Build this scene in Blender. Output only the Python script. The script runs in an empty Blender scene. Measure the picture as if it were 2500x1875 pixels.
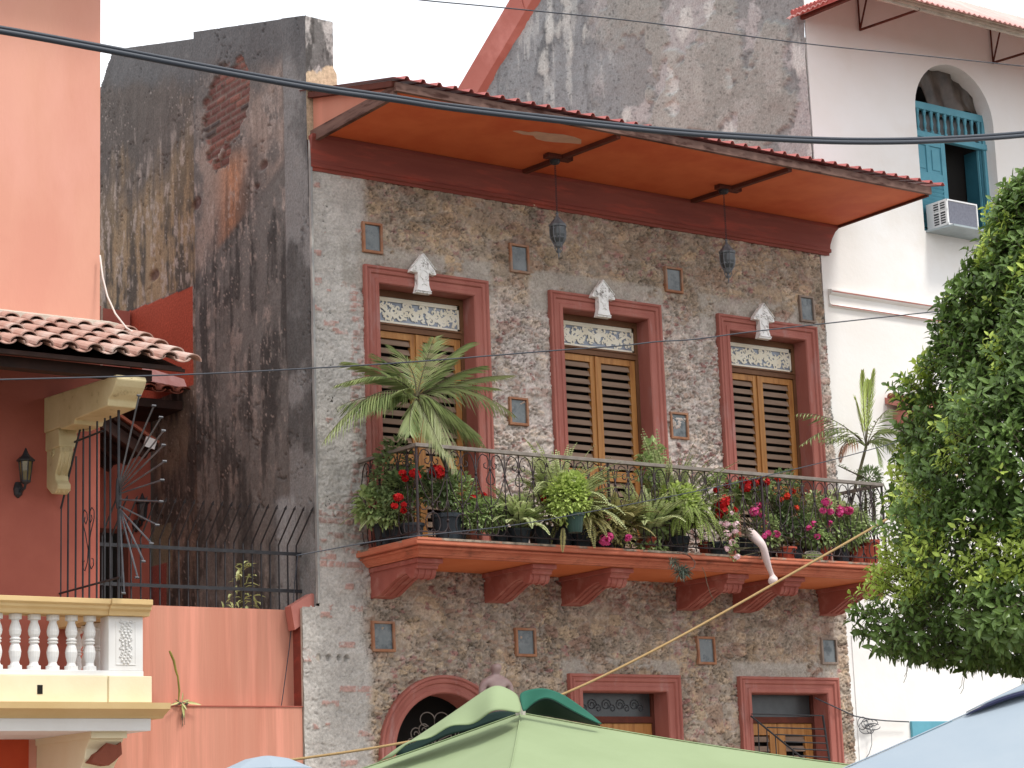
import bpy, math, random
import numpy as np
from mathutils import Vector, Matrix
# ---------------------------------------------------------------- camera, sky, sun, exposure
C = bpy.context.scene
FPX, PITCH, ROLL, YAW = 5382.3, 0.204553456, -0.036482084, 0.620585919
CAM = np.array([-11.41, -19.5, 1.6])
def _basis():
    cy, sy, cp, sp = math.cos(YAW), math.sin(YAW), math.cos(PITCH), math.sin(PITCH)
    F = np.array([sy*cp, cy*cp, sp]); Rt = np.array([cy, -sy, 0.]); U = np.cross(Rt, F)
    c, s = math.cos(ROLL), math.sin(ROLL)
    return c*Rt+s*U, -s*Rt+c*U, F
CR, CU, CF = _basis()
cd = bpy.data.cameras.new('camera'); cam = bpy.data.objects.new('camera', cd); C.collection.objects.link(cam)
cd.sensor_fit = 'HORIZONTAL'; cd.sensor_width = 36; cd.lens = FPX/2500*36; cd.clip_start = .1; cd.clip_end = 500
cam.matrix_world = Matrix(((CR[0], CU[0], -CF[0], CAM[0]), (CR[1], CU[1], -CF[1], CAM[1]), (CR[2], CU[2], -CF[2], CAM[2]), (0, 0, 0, 1)))
C.camera = cam
SUN_EL, SUN_AZ = math.radians(60), math.radians(22)       # azimuth: from -Y (the street side) towards +X
w = bpy.data.worlds.new('World'); C.world = w; w.use_nodes = True
nt = w.node_tree; nt.nodes.clear()
wo = nt.nodes.new('ShaderNodeOutputWorld'); bg = nt.nodes.new('ShaderNodeBackground'); sk = nt.nodes.new('ShaderNodeTexSky')
sk.sky_type = 'NISHITA'; sk.sun_disc = False; sk.sun_elevation = SUN_EL; sk.sun_rotation = math.pi-SUN_AZ
sk.dust_density = 4; sk.air_density = 1.3
sc_ = nt.nodes.new('ShaderNodeVectorMath'); sc_.operation = 'SCALE'; sc_.inputs[3].default_value = .10
nt.links.new(sk.outputs[0], sc_.inputs[0])
tcw = nt.nodes.new('ShaderNodeTexCoord'); nz = nt.nodes.new('ShaderNodeTexNoise'); nz.inputs['Scale'].default_value = 2.5; nz.inputs['Detail'].default_value = 5
nt.links.new(tcw.outputs['Generated'], nz.inputs['Vector'])
cr = nt.nodes.new('ShaderNodeValToRGB'); cr.color_ramp.elements[0].position = .3; cr.color_ramp.elements[1].position = .6
cr.color_ramp.elements[0].color = (.86, .90, .97, 1); cr.color_ramp.elements[1].color = (.98, .985, 1., 1)
nt.links.new(nz.outputs[0], cr.inputs[0])
mx = nt.nodes.new('ShaderNodeMix'); mx.data_type = 'RGBA'; mx.inputs[0].default_value = .9
nt.links.new(sc_.outputs[0], mx.inputs[6]); nt.links.new(cr.outputs[0], mx.inputs[7])
nt.links.new(mx.outputs[2], bg.inputs[0]); bg.inputs[1].default_value = 1.1; nt.links.new(bg.outputs[0], wo.inputs[0])
sl = bpy.data.lights.new('sun', 'SUN'); sl.energy = 2.0; sl.angle = math.radians(12); sl.color = (1, .965, .91)
so = bpy.data.objects.new('sun', sl); C.collection.objects.link(so)
sd = Vector((math.sin(SUN_AZ)*math.cos(SUN_EL), -math.cos(SUN_AZ)*math.cos(SUN_EL), math.sin(SUN_EL)))
so.rotation_euler = sd.to_track_quat('Z', 'Y').to_euler(); so.location = (0, -20, 30)
C.view_settings.view_transform = 'Standard'; C.view_settings.look = 'None'; C.view_settings.gamma = 1
C.view_settings.exposure = 0.56
# ---------------------------------------------------------------- helpers
def ray(x, y): return (x-1250)*CR-(y-937.5)*CU+FPX*CF
def onY(x, y, Y): d = ray(x, y); return CAM+(Y-CAM[1])/d[1]*d
def onX(x, y, X): d = ray(x, y); return CAM+(X-CAM[0])/d[0]*d
def onZ(x, y, Z): d = ray(x, y); return CAM+(Z-CAM[2])/d[2]*d
def zz(ox, oy, s): return lambda x, y: (ox+x/s, oy+y/s)
ZA = zz(860, 1040, 4.366); ZC = zz(1300, 1080, 4.366); ZD = zz(1700, 1100, 4.366); ZE = zz(100, 960, 3.072)
Z3 = zz(1650, 0, 2.592); Z4 = zz(0, 600, 2.592); Z5 = zz(750, 600, 2.592); Z6 = zz(1500, 640, 2.592); Z7 = zz(0, 1235, 2.592); Z8 = zz(750, 1235, 2.592); ZR = zz(1650, 1235, 2.592)
rnd = random.Random(7)
V = Vector
def lin(c): c = c/255.; return c/12.92 if c < .04045 else ((c+.055)/1.055)**2.4
def rgb(r, g, b, k=.9): return (lin(r)*k, lin(g)*k, lin(b)*k, 1)
class MB:
    def __init__(s): s.v = []; s.f = []; s.col = None
    def add(s, vs, fs):
        n = len(s.v); s.v += [tuple(map(float, q)) for q in vs]; s.f += [tuple(n+i for i in q) for q in fs]
    def box(s, x0, x1, y0, y1, z0, z1):
        s.add([(x, y, z) for z in (z0, z1) for y in (y0, y1) for x in (x0, x1)], [(0, 2, 3, 1), (4, 5, 7, 6), (0, 1, 5, 4), (2, 6, 7, 3), (0, 4, 6, 2), (1, 3, 7, 5)])
    def obox(s, c, ax, ay, az, hx, hy, hz):
        c = V(c); ax = V(ax).normalized(); ay = V(ay).normalized(); az = V(az).normalized()
        s.add([c+ax*hx*i+ay*hy*j+az*hz*k for k in (-1, 1) for j in (-1, 1) for i in (-1, 1)], [(0, 2, 3, 1), (4, 5, 7, 6), (0, 1, 5, 4), (2, 6, 7, 3), (0, 4, 6, 2), (1, 3, 7, 5)])
    def bar(s, a, b, wd, ht, up=(0, 0, 1)):
        a = V(a); b = V(b); d = b-a; u = V(up); sd_ = d.cross(u).normalized(); u = sd_.cross(d).normalized()
        s.obox((a+b)/2, d, sd_, u, d.length/2, wd/2, ht/2)
    def prism(s, pts, axis, a, b):
        n = len(pts)
        def P(p, t): return {'x': (t, p[0], p[1]), 'y': (p[0], t, p[1]), 'z': (p[0], p[1], t)}[axis]
        s.add([P(p, a) for p in pts]+[P(p, b) for p in pts], [tuple(range(n)), tuple(range(2*n-1, n-1, -1))]+[(i, n+i, n+(i+1) % n, (i+1) % n) for i in range(n)])
    def tube(s, pts, r, n=6, cap=True):
        pts = [V(p) for p in pts]; m = len(pts); rr = r if hasattr(r, '__len__') else [r]*m
        base = len(s.v); prev = None
        for i, p in enumerate(pts):
            t = (pts[min(i+1, m-1)]-pts[max(i-1, 0)])
            if t.length < 1e-9: t = V((0, 0, 1))
            t.normalize()
            if prev is None:
                a = V((0, 0, 1)) if abs(t.z) < .9 else V((1, 0, 0)); u = t.cross(a).normalized()
            else: u = (prev-t*prev.dot(t)); u = u.normalized() if u.length > 1e-6 else t.orthogonal().normalized()
            prev = u; v_ = t.cross(u)
            for k in range(n):
                a = 2*math.pi*k/n; q = p+(u*math.cos(a)+v_*math.sin(a))*rr[i]; s.v.append((q.x, q.y, q.z))
        for i in range(m-1):
            for k in range(n): s.f.append((base+i*n+k, base+i*n+(k+1) % n, base+(i+1)*n+(k+1) % n, base+(i+1)*n+k))
        if cap: s.f.append(tuple(base+k for k in range(n-1, -1, -1))); s.f.append(tuple(base+(m-1)*n+k for k in range(n)))
    def lathe(s, c, prof, n=16, sq=False):
        base = len(s.v); m = len(prof)
        for r, z in prof:
            for k in range(n):
                a = 2*math.pi*(k+.5)/n; s.v.append((c[0]+r*math.cos(a), c[1]+r*math.sin(a), c[2]+z))
        for i in range(m-1):
            for k in range(n): s.f.append((base+i*n+k, base+i*n+(k+1) % n, base+(i+1)*n+(k+1) % n, base+(i+1)*n+k))
        s.f.append(tuple(base+k for k in range(n-1, -1, -1))); s.f.append(tuple(base+(m-1)*n+k for k in range(n)))
    def frame(s, path, prof, closed=False):
        """mitred moulding along a path in the XZ plane; prof = (outward offset, y)"""
        m = len(path); k = len(prof); base = len(s.v)
        def nrm(a, b):
            dx, dz = b[0]-a[0], b[1]-a[1]; l = math.hypot(dx, dz); return (-dz/l, dx/l)
        for i, p in enumerate(path):
            ns = []
            if i > 0 or closed: ns.append(nrm(path[i-1], p))
            if i < m-1 or closed: ns.append(nrm(p, path[(i+1) % m]))
            if len(ns) == 2:
                mx_, mz = ns[0][0]+ns[1][0], ns[0][1]+ns[1][1]; d = (mx_*ns[0][0]+mz*ns[0][1]); nn = (mx_/d, mz/d)
            else: nn = ns[0]
            for o, y in prof: s.v.append((p[0]+nn[0]*o, y, p[1]+nn[1]*o))
        for i in range(m if closed else m-1):
            j = (i+1) % m
            for q in range(k-1): s.f.append((base+i*k+q, base+i*k+q+1, base+j*k+q+1, base+j*k+q))
        if not closed: s.f.append(tuple(base+q for q in range(k))); s.f.append(tuple(base+(m-1)*k+q for q in range(k-1, -1, -1)))
    def leaf(s, p, d, up, L, W, fold=.25, bend=.2):
        p = V(p); d = V(d).normalized(); sd_ = d.cross(V(up))
        if sd_.length < 1e-4: sd_ = d.orthogonal()
        sd_.normalize(); u = sd_.cross(d)
        a = p; m1 = p+d*L*.45-u*L*bend*.15; t = p+d*L-u*L*bend
        l1 = p+d*L*.42+sd_*W*.5+u*W*fold; r1 = p+d*L*.42-sd_*W*.5+u*W*fold
        l2 = p+d*L*.78+sd_*W*.3+u*(W*fold*.6-L*bend*.6); r2 = p+d*L*.78-sd_*W*.3+u*(W*fold*.6-L*bend*.6)
        s.add([a, l1, l2, t, r2, r1, m1], [(0, 6, 2, 1), (6, 3, 2), (0, 5, 4, 6), (6, 4, 3)])
    def blade(s, p, d, up, L, W):
        p = V(p); d = V(d).normalized(); sd_ = d.cross(V(up))
        if sd_.length < 1e-4: sd_ = d.orthogonal()
        sd_.normalize(); g = V((0, 0, -1))
        m = p+d*L*.5+g*L*.05; t = p+d*L+g*L*.22
        s.add([p+sd_*W*.2, p-sd_*W*.2, m-sd_*W*.5, t, m+sd_*W*.5], [(0, 1, 2, 3, 4)])
    def build(s, name, mat, parent=None, smooth=False, bevel=0, **k):
        me = bpy.data.meshes.new(name); me.from_pydata(s.v, [], s.f); me.update()
        if smooth: me.polygons.foreach_set('use_smooth', [True]*len(me.polygons))
        me.materials.append(mat); o = bpy.data.objects.new(name, me); C.collection.objects.link(o)
        if parent is not None: o.parent = parent
        if bevel:
            b = o.modifiers.new('b', 'BEVEL'); b.width = bevel; b.segments = 2; b.limit_method = 'ANGLE'
        tag(o, **k); return o
def tag(o, label=None, cat=None, group=None, kind=None):
    if label: o['label'] = label
    if cat: o['category'] = cat
    if group: o['group'] = group
    if kind: o['kind'] = kind
    return o
def empty(name, label, cat, group=None):
    o = bpy.data.objects.new(name, None); C.collection.objects.link(o); o.empty_display_size = .1
    return tag(o, label, cat, group)
def copy_tree(o, parent=None):
    c = o.copy(); C.collection.objects.link(c); c.parent = parent
    for ch in [q for q in C.collection.objects if q.parent == o]: copy_tree(ch, c)
    return c
# ---------------------------------------------------------------- materials
def mat(name, c1, c2=None, scale=4, rough=.8, bump=.15, bscale=40, stretch=(1, 1, 1), c3=None, s3=1.2, t3=(.5, .65), metal=0, island=0, spec=.3, trans=0, bdist=.01, sheen=0):
    m = bpy.data.materials.new(name); m.use_nodes = True; n = m.node_tree; N = n.nodes; L = n.links; b = N['Principled BSDF']
    b.inputs['Roughness'].default_value = rough; b.inputs['Metallic'].default_value = metal; b.inputs['Specular IOR Level'].default_value = spec
    tc = N.new('ShaderNodeTexCoord'); mp = N.new('ShaderNodeMapping'); mp.inputs['Scale'].default_value = stretch
    L.new(tc.outputs['Object'], mp.inputs[0])
    def noise(sc, det=6):
        t = N.new('ShaderNodeTexNoise'); t.inputs['Scale'].default_value = sc; t.inputs['Detail'].default_value = det; t.inputs['Roughness'].default_value = .6
        L.new(mp.outputs[0], t.inputs['Vector']); return t
    def mixc(fac, a, bb):
        q = N.new('ShaderNodeMix'); q.data_type = 'RGBA'
        if hasattr(fac, 'is_linked'): L.new(fac, q.inputs[0])
        else: q.inputs[0].default_value = fac
        for k_, x in ((6, a), (7, bb)):
            if hasattr(x, 'is_linked'): L.new(x, q.inputs[k_])
            else: q.inputs[k_].default_value = x
        return q.outputs[2]
    def ramp(src, lo, hi):
        q = N.new('ShaderNodeMapRange'); q.inputs[1].default_value = lo; q.inputs[2].default_value = hi; L.new(src, q.inputs[0]); return q.outputs[0]
    out = c1
    if c2: out = mixc(ramp(noise(scale).outputs[0], .35, .65), c1, c2)
    if island:
        g = N.new('ShaderNodeNewGeometry'); hs = N.new('ShaderNodeHueSaturation')
        mr = N.new('ShaderNodeMapRange'); L.new(g.outputs['Random Per Island'], mr.inputs[0]); mr.inputs[3].default_value = 1-island; mr.inputs[4].default_value = 1+island*1.2
        if hasattr(out, 'is_linked'): L.new(out, hs.inputs['Color'])
        else: hs.inputs['Color'].default_value = out
        L.new(mr.outputs[0], hs.inputs['Value']); out = hs.outputs[0]
        if c2:
            out = mixc(ramp(g.outputs['Random Per Island'], .0, 1.), out, c2)
    if c3: out = mixc(ramp(noise(s3, 8).outputs[0], *t3), out, c3)
    if hasattr(out, 'is_linked'): L.new(out, b.inputs['Base Color'])
    else: b.inputs['Base Color'].default_value = out
    if bump:
        bp = N.new('ShaderNodeBump'); bp.inputs['Strength'].default_value = bump; bp.inputs['Distance'].default_value = bdist
        L.new(noise(bscale).outputs[0], bp.inputs['Height']); L.new(bp.outputs[0], b.inputs['Normal'])
    if trans:
        tr = N.new('ShaderNodeBsdfTranslucent'); ms = N.new('ShaderNodeMixShader'); ms.inputs[0].default_value = trans
        if hasattr(out, 'is_linked'): L.new(out, tr.inputs[0])
        else: tr.inputs[0].default_value = out
        L.new(b.outputs[0], ms.inputs[1]); L.new(tr.outputs[0], ms.inputs[2]); L.new(ms.outputs[0], N['Material Output'].inputs[0])
    return m
def vmat(name, rough=.9, bscale=60, bump=.4, bdist=.012, var=.25):
    """plaster or stone whose colours, painted crevice shade included, sit in the mesh attribute Col, with fine grain on top"""
    m = bpy.data.materials.new(name); m.use_nodes = True; n = m.node_tree; N = n.nodes; L = n.links; b = N['Principled BSDF']
    b.inputs['Roughness'].default_value = rough; b.inputs['Specular IOR Level'].default_value = .2
    a = N.new('ShaderNodeAttribute'); a.attribute_name = 'Col'; tc = N.new('ShaderNodeTexCoord')
    t = N.new('ShaderNodeTexNoise'); t.inputs['Scale'].default_value = bscale; t.inputs['Detail'].default_value = 6; t.inputs['Roughness'].default_value = .7; L.new(tc.outputs['Object'], t.inputs[0])
    mr = N.new('ShaderNodeMapRange'); mr.inputs[1].default_value = .3; mr.inputs[2].default_value = .7; mr.inputs[3].default_value = 1-var; mr.inputs[4].default_value = 1+var; L.new(t.outputs[0], mr.inputs[0])
    vm = N.new('ShaderNodeVectorMath'); vm.operation = 'SCALE'; L.new(a.outputs[0], vm.inputs[0]); L.new(mr.outputs[0], vm.inputs[3]); L.new(vm.outputs[0], b.inputs['Base Color'])
    bp = N.new('ShaderNodeBump'); bp.inputs['Strength'].default_value = bump; bp.inputs['Distance'].default_value = bdist; L.new(t.outputs[0], bp.inputs['Height']); L.new(bp.outputs[0], b.inputs['Normal'])
    return m
M = {}
M['salmon'] = mat('salmon_plaster', rgb(220, 162, 140), rgb(212, 150, 130), 1.2, .85, .25, 30, c3=rgb(226, 166, 150), s3=.8, stretch=(1, 1, .35), t3=(.45, .7))
M['terr'] = mat('terrace_plaster', rgb(208, 146, 124), rgb(200, 134, 112), 1.5, .85, .25, 30, c3=rgb(228, 156, 134), s3=2.2, stretch=(2.6, 1, .12), t3=(.5, .68))
M['redwall'] = mat('red_plaster', rgb(182, 104, 88), rgb(170, 94, 80), 1.5, .85, .2, 30)
M['orange'] = mat('orange_paint', rgb(200, 82, 48), rgb(188, 72, 40), 3, .7, .15, 30)
M['soffit'] = mat('orange_soffit', rgb(224, 116, 68), rgb(212, 102, 58), 2, .75, .15, 60, c3=rgb(200, 80, 44), s3=.9, t3=(.5, .75))
M['soffitb'] = mat('orange_slab_soffit', rgb(212, 122, 76), rgb(204, 108, 62), 2, .75, .15, 60)
M['cornice'] = mat('oxide_red_paint', rgb(146, 76, 64), rgb(132, 66, 56), 3, .7, .2, 60, c3=rgb(178, 82, 66), s3=5, stretch=(.3, 1, 2), t3=(.52, .75))
M['surround'] = mat('rose_red_paint', rgb(178, 112, 100), rgb(162, 96, 85), 3, .75, .2, 50, c3=rgb(176, 132, 126), s3=7, stretch=(1, 1, .3), t3=(.56, .8))
M['slab'] = mat('orange_slab_paint', rgb(206, 124, 96), rgb(190, 106, 80), 3, .8, .3, 50, c3=rgb(140, 84, 66), s3=5, stretch=(1, 1, 2.0), t3=(.54, .74))
M['slabtop'] = mat('lichen_stained_edge', rgb(176, 158, 140), rgb(100, 92, 82), 12, .9, .6, 50, c3=rgb(200, 120, 92), s3=2.5, t3=(.48, .54))
M['wood'] = mat('varnished_wood', rgb(190, 136, 78), rgb(170, 114, 60), 3, .5, .15, 30, stretch=(6, 6, .6), c3=rgb(120, 74, 40), s3=1.5, t3=(.58, .8))
M['wooddk'] = mat('dark_door_wood', rgb(122, 84, 56), rgb(104, 68, 44), 3, .6, .1, 30)
M['louvre'] = mat('weathered_louvre_wood', rgb(158, 134, 116), rgb(134, 110, 92), 4, .65, .15, 30, stretch=(.6, 4, 4), island=.18)
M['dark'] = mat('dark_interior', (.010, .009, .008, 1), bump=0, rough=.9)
M['darkwood'] = mat('dark_stained_wood', rgb(58, 34, 26), rgb(42, 26, 20), 6, .7, .3, 30)
M['greywood'] = mat('grey_weathered_board', rgb(126, 98, 88), rgb(98, 72, 64), 3, .85, .3, 40, stretch=(1, .6, 4), c3=rgb(72, 44, 36), s3=3, t3=(.52, .62))
M['beam'] = mat('brown_beam_paint', rgb(104, 52, 38), rgb(84, 42, 32), 5, .8, .2, 40)
M['glass'] = mat('reflection_grey_glass', rgb(158, 166, 178), rgb(140, 148, 162), 5, .25, .05, 10, spec=.5)  # pale blue grey puts the panes' reflection into the base colour
M['glassdk'] = mat('dark_dusty_glass', rgb(74, 78, 80), rgb(60, 64, 66), 5, .3, .05, 10, spec=.5)
M['mirror'] = mat('grey_niche_glass', rgb(98, 106, 108), rgb(122, 128, 130), 7, .2, .05, 10, c3=rgb(72, 80, 84), s3=9, spec=.5)
M['nframe'] = mat('niche_frame_wood', rgb(180, 130, 98), rgb(154, 104, 78), 6, .75, .3, 40, c3=rgb(164, 140, 122), s3=4, t3=(.5, .7))
M['ngrey'] = mat('grey_niche_frame_wood', rgb(158, 142, 130), rgb(134, 118, 106), 6, .8, .3, 40)
M['lace'] = mat('ivory_fretwork', rgb(250, 244, 228), rgb(240, 230, 206), 6, .7, .05, 40)
M['white'] = mat('white_paint', rgb(244, 244, 242, .82), rgb(236, 234, 230, .82), 2, .7, .12, 40)
M['plaster'] = mat('white_plaster', rgb(252, 251, 249, .86), rgb(246, 242, 236, .86), .7, .85, .3, 12, c3=rgb(236, 228, 218, .86), s3=.6, t3=(.55, .8))
M['ornament'] = mat('white_plaster_ornament', rgb(248, 247, 245, .98), rgb(240, 238, 235, .98), 12, .8, .3, 60, c3=rgb(168, 162, 158), s3=16, t3=(.56, .66))
M['cream'] = mat('cream_paint', rgb(238, 228, 196), rgb(234, 220, 184), 2, .75, .1, 40)
M['ochre'] = mat('ochre_paint', rgb(224, 194, 142), rgb(216, 184, 130), 2, .75, .1, 40)
M['stonecream'] = mat('cream_corbel_paint', rgb(216, 200, 158), rgb(202, 184, 140), 4, .8, .3, 40, c3=rgb(150, 132, 100), s3=8, t3=(.62, .75))
M['iron'] = mat('black_iron', rgb(52, 52, 56), rgb(38, 38, 42), 10, .55, .2, 60, spec=.4)
M['ironbr'] = mat('rusty_brown_iron', rgb(64, 50, 50), rgb(46, 38, 40), 9, .65, .3, 70, spec=.35)
M['rail'] = mat('grey_iron_handrail', rgb(140, 132, 124), rgb(118, 108, 100), 7, .6, .2, 70)
M['spike'] = mat('grey_iron_rod', rgb(96, 98, 102), rgb(62, 62, 68), 5, .45, .2, 60, spec=.5)
M['lantern'] = mat('pewter_lantern', rgb(118, 122, 126), rgb(90, 94, 98), 20, .5, .4, 80, spec=.5)
M['sheet'] = mat('pink_red_roof_sheet', rgb(192, 112, 106), rgb(178, 94, 90), 2, .5, .1, 20)
M['sheetw'] = mat('faded_pink_roof_sheet', rgb(236, 190, 184), rgb(220, 160, 152), 3, .5, .1, 20, stretch=(3, .4, 1))
M['verge'] = mat('salmon_metal_verge', rgb(196, 128, 116), rgb(186, 114, 102), 1.5, .45, .05, 10, c3=rgb(216, 148, 138), s3=1.0)
M['tile'] = mat('terracotta_tile', rgb(204, 168, 154), rgb(180, 142, 128), 5, .85, .3, 50, island=.12, c3=rgb(206, 190, 180), s3=3, t3=(.45, .7))
M['tiledk'] = mat('old_terracotta_tile', rgb(150, 84, 62), rgb(128, 70, 54), 5, .85, .3, 50, island=.2)
M['mortar'] = mat('grey_mortar', rgb(206, 196, 182), rgb(180, 168, 154), 8, .9, .5, 30)
M['peel'] = mat('bare_soffit_board', rgb(214, 172, 148), rgb(200, 160, 138), 8, .85, .2, 60)
M['cable'] = mat('black_cable', rgb(50, 56, 66), rough=.5, bump=0, spec=.4)
M['wire'] = mat('thin_grey_wire', rgb(62, 66, 74), rough=.5, bump=0)
M['ropem'] = mat('tan_rope', rgb(186, 158, 112), rgb(156, 126, 84), 200, .9, .5, 200)
M['whitewire'] = mat('white_cable', rgb(224, 212, 204), rough=.5, bump=0)
M['teal'] = mat('teal_paint', rgb(104, 170, 188), rgb(92, 156, 174), 4, .6, .1, 40)
M['tealdk'] = mat('dark_teal_paint', rgb(50, 108, 124), rgb(42, 96, 112), 4, .6, .1, 40)
M['plastic'] = mat('torn_dark_plastic', rgb(96, 84, 74), rgb(62, 54, 48), 5, .4, .4, 9, spec=.5)
M['amber'] = mat('amber_lantern_glass', rgb(128, 112, 66), rgb(96, 84, 54), 8, .2, .05, 20, spec=.6)
M['acw'] = mat('ac_white_metal', rgb(232, 232, 232), rough=.5, bump=0)
M['acg'] = mat('ac_grey_grille', rgb(120, 122, 134), rgb(104, 106, 118), 30, .5, .3, 120)
M['shelf'] = mat('grey_metal_shelf', rgb(168, 180, 184), rgb(150, 162, 166), 6, .5, .1, 30)
M['green'] = mat('pale_green_canvas', rgb(152, 168, 128), rgb(146, 162, 122), 2, .85, .15, 300, trans=.15)
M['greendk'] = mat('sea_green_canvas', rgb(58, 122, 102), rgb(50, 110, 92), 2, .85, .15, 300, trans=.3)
M['blue'] = mat('pale_blue_canvas', rgb(168, 180, 190), rgb(160, 174, 186), 2, .8, .1, 300, trans=.15)
M['bluedk'] = mat('navy_canvas_hem', rgb(52, 56, 84), rough=.8, bump=0)
M['pole'] = mat('umbrella_pole', rgb(196, 190, 180), rough=.5, bump=0)
M['skin'] = mat('pale_mannequin_plastic', rgb(226, 208, 204), rgb(216, 196, 194), 4, .45, .05, 10)
M['bust'] = mat('grey_brown_mannequin', rgb(168, 146, 142), rgb(148, 124, 122), 6, .5, .1, 20)
M['terra'] = mat('terracotta_pot', rgb(176, 84, 64), rgb(158, 70, 54), 6, .8, .2, 50)
M['black'] = mat('black_plastic_pot', rgb(44, 50, 56), rgb(58, 66, 74), 4, .5, .1, 20)
M['greenpot'] = mat('green_plastic_pot', rgb(48, 74, 66), rgb(38, 60, 54), 4, .5, .1, 20)
M['bark'] = mat('tree_bark', rgb(96, 82, 70), rgb(70, 60, 52), 10, .9, .5, 40)
M['corbel'] = mat('corbel_red_paint', rgb(170, 98, 86), rgb(154, 84, 74), 3, .75, .25, 60, c3=rgb(186, 126, 114), s3=5, t3=(.52, .72))
M['stem'] = mat('green_brown_stem', rgb(96, 92, 66), rgb(78, 70, 52), 10, .8, .2, 40)
M['soil'] = mat('street_ground', rgb(120, 112, 104), rgb(96, 90, 84), 3, .9, .4, 20)
def leafm(name, a, b, tr=.3, rough=.5): return mat(name, a, b, 3, rough, 0, island=.35, trans=tr, spec=.4)
M['ficus'] = leafm('glossy_ficus_leaf', rgb(88, 116, 60), rgb(120, 148, 76), .28, .38)
M['ficusy'] = leafm('young_ficus_leaf', rgb(180, 206, 88), rgb(204, 222, 110), .35, .42)
M['palm'] = leafm('palm_leaflet', rgb(104, 130, 74), rgb(160, 172, 116), .25)
M['palmpale'] = leafm('pale_palm_leaflet', rgb(204, 206, 164), rgb(150, 160, 108), .25)
M['fern'] = leafm('fern_leaflet', rgb(178, 196, 130), rgb(204, 214, 160), .3)
M['limefern'] = leafm('lime_fern_leaflet', rgb(176, 202, 96), rgb(200, 216, 128), .35)
M['yfern'] = leafm('yellowing_fern_leaflet', rgb(194, 196, 128), rgb(172, 164, 108), .3)
M['pfern'] = leafm('pale_fern_leaflet', rgb(182, 202, 128), rgb(208, 218, 160), .35)
M['bush'] = leafm('shrub_leaf', rgb(148, 172, 108), rgb(176, 196, 132), .28)
M['dbush'] = leafm('dark_shrub_leaf', rgb(106, 126, 82), rgb(132, 152, 100), .22)
M['greyleaf'] = leafm('grey_dry_leaf', rgb(140, 136, 116), rgb(116, 112, 94), .2)
M['pinkdry'] = leafm('withered_pink_leaflet', rgb(206, 168, 146), rgb(184, 140, 118), .2)
M['varieg'] = leafm('variegated_leaf', rgb(196, 210, 120), rgb(226, 230, 172), .3)
def petal(name, a, b): return mat(name, a, b, 3, .6, 0, island=.15, trans=.3)
M['red'] = petal('red_petal', rgb(214, 34, 32), rgb(196, 24, 28)); M['magenta'] = petal('magenta_bract', rgb(214, 62, 148), rgb(228, 90, 150))
M['pink'] = petal('pink_white_petal', rgb(240, 176, 192), rgb(248, 224, 228)); M['orangef'] = petal('orange_red_petal', rgb(232, 86, 40), rgb(222, 60, 40))
M['brickw'] = vmat('rubble_stone_wall', bscale=38, bump=.45, bdist=.015, var=.26)
M['stain'] = vmat('stained_old_plaster', bscale=34, bump=.5, bdist=.012, var=.3)
# ---------------------------------------------------------------- numpy noise
def _h(i, j, s):
    n = (i.astype(np.int64)*374761393+j.astype(np.int64)*668265263+s*982451653) & 0xffffffff
    n = ((n ^ (n >> 13))*1274126177) & 0xffffffff; n = ((n ^ (n >> 16))*2246822519) & 0xffffffff
    return ((n ^ (n >> 15)) & 0xffffff)/float(0xffffff)
def vn(x, y, s=0):
    i = np.floor(x); j = np.floor(y); fx = x-i; fy = y-j; fx = fx*fx*(3-2*fx); fy = fy*fy*(3-2*fy)
    return (_h(i, j, s)*(1-fx)+_h(i+1, j, s)*fx)*(1-fy)+(_h(i, j+1, s)*(1-fx)+_h(i+1, j+1, s)*fx)*fy
def fbm(x, y, s=0, o=5, g=.55):
    a = 1.; t = 0; n = 0
    for k in range(o): t = t+a*vn(x, y, s+k*17); n += a; a *= g; x = x*2.03+7.1; y = y*2.03+3.7
    return t/n
def ss(x, a, b): t = np.clip((x-a)/(b-a), 0, 1); return t*t*(3-2*t)
def voro(x, y, s):
    i0 = np.floor(x); j0 = np.floor(y); f1 = np.full(x.shape, 9.); f2 = f1.copy(); idx = np.zeros(x.shape)
    for di in (-1, 0, 1):
        for dj in (-1, 0, 1):
            i = i0+di; j = j0+dj; px = i+.1+.8*_h(i, j, s); py = j+.1+.8*_h(i, j, s+5)
            d = np.hypot(px-x, py-y); r = _h(i, j, s+9); new = d < f1
            f2 = np.where(new, f1, np.minimum(f2, d)); idx = np.where(new, r, idx); f1 = np.where(new, d, f1)
    return f1, f2-f1, idx
def lc(r, g, b, k=.9): return np.array([lin(r), lin(g), lin(b)])*k
def mixn(a, b, t): return a*(1-t[..., None])+b*t[..., None]
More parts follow.
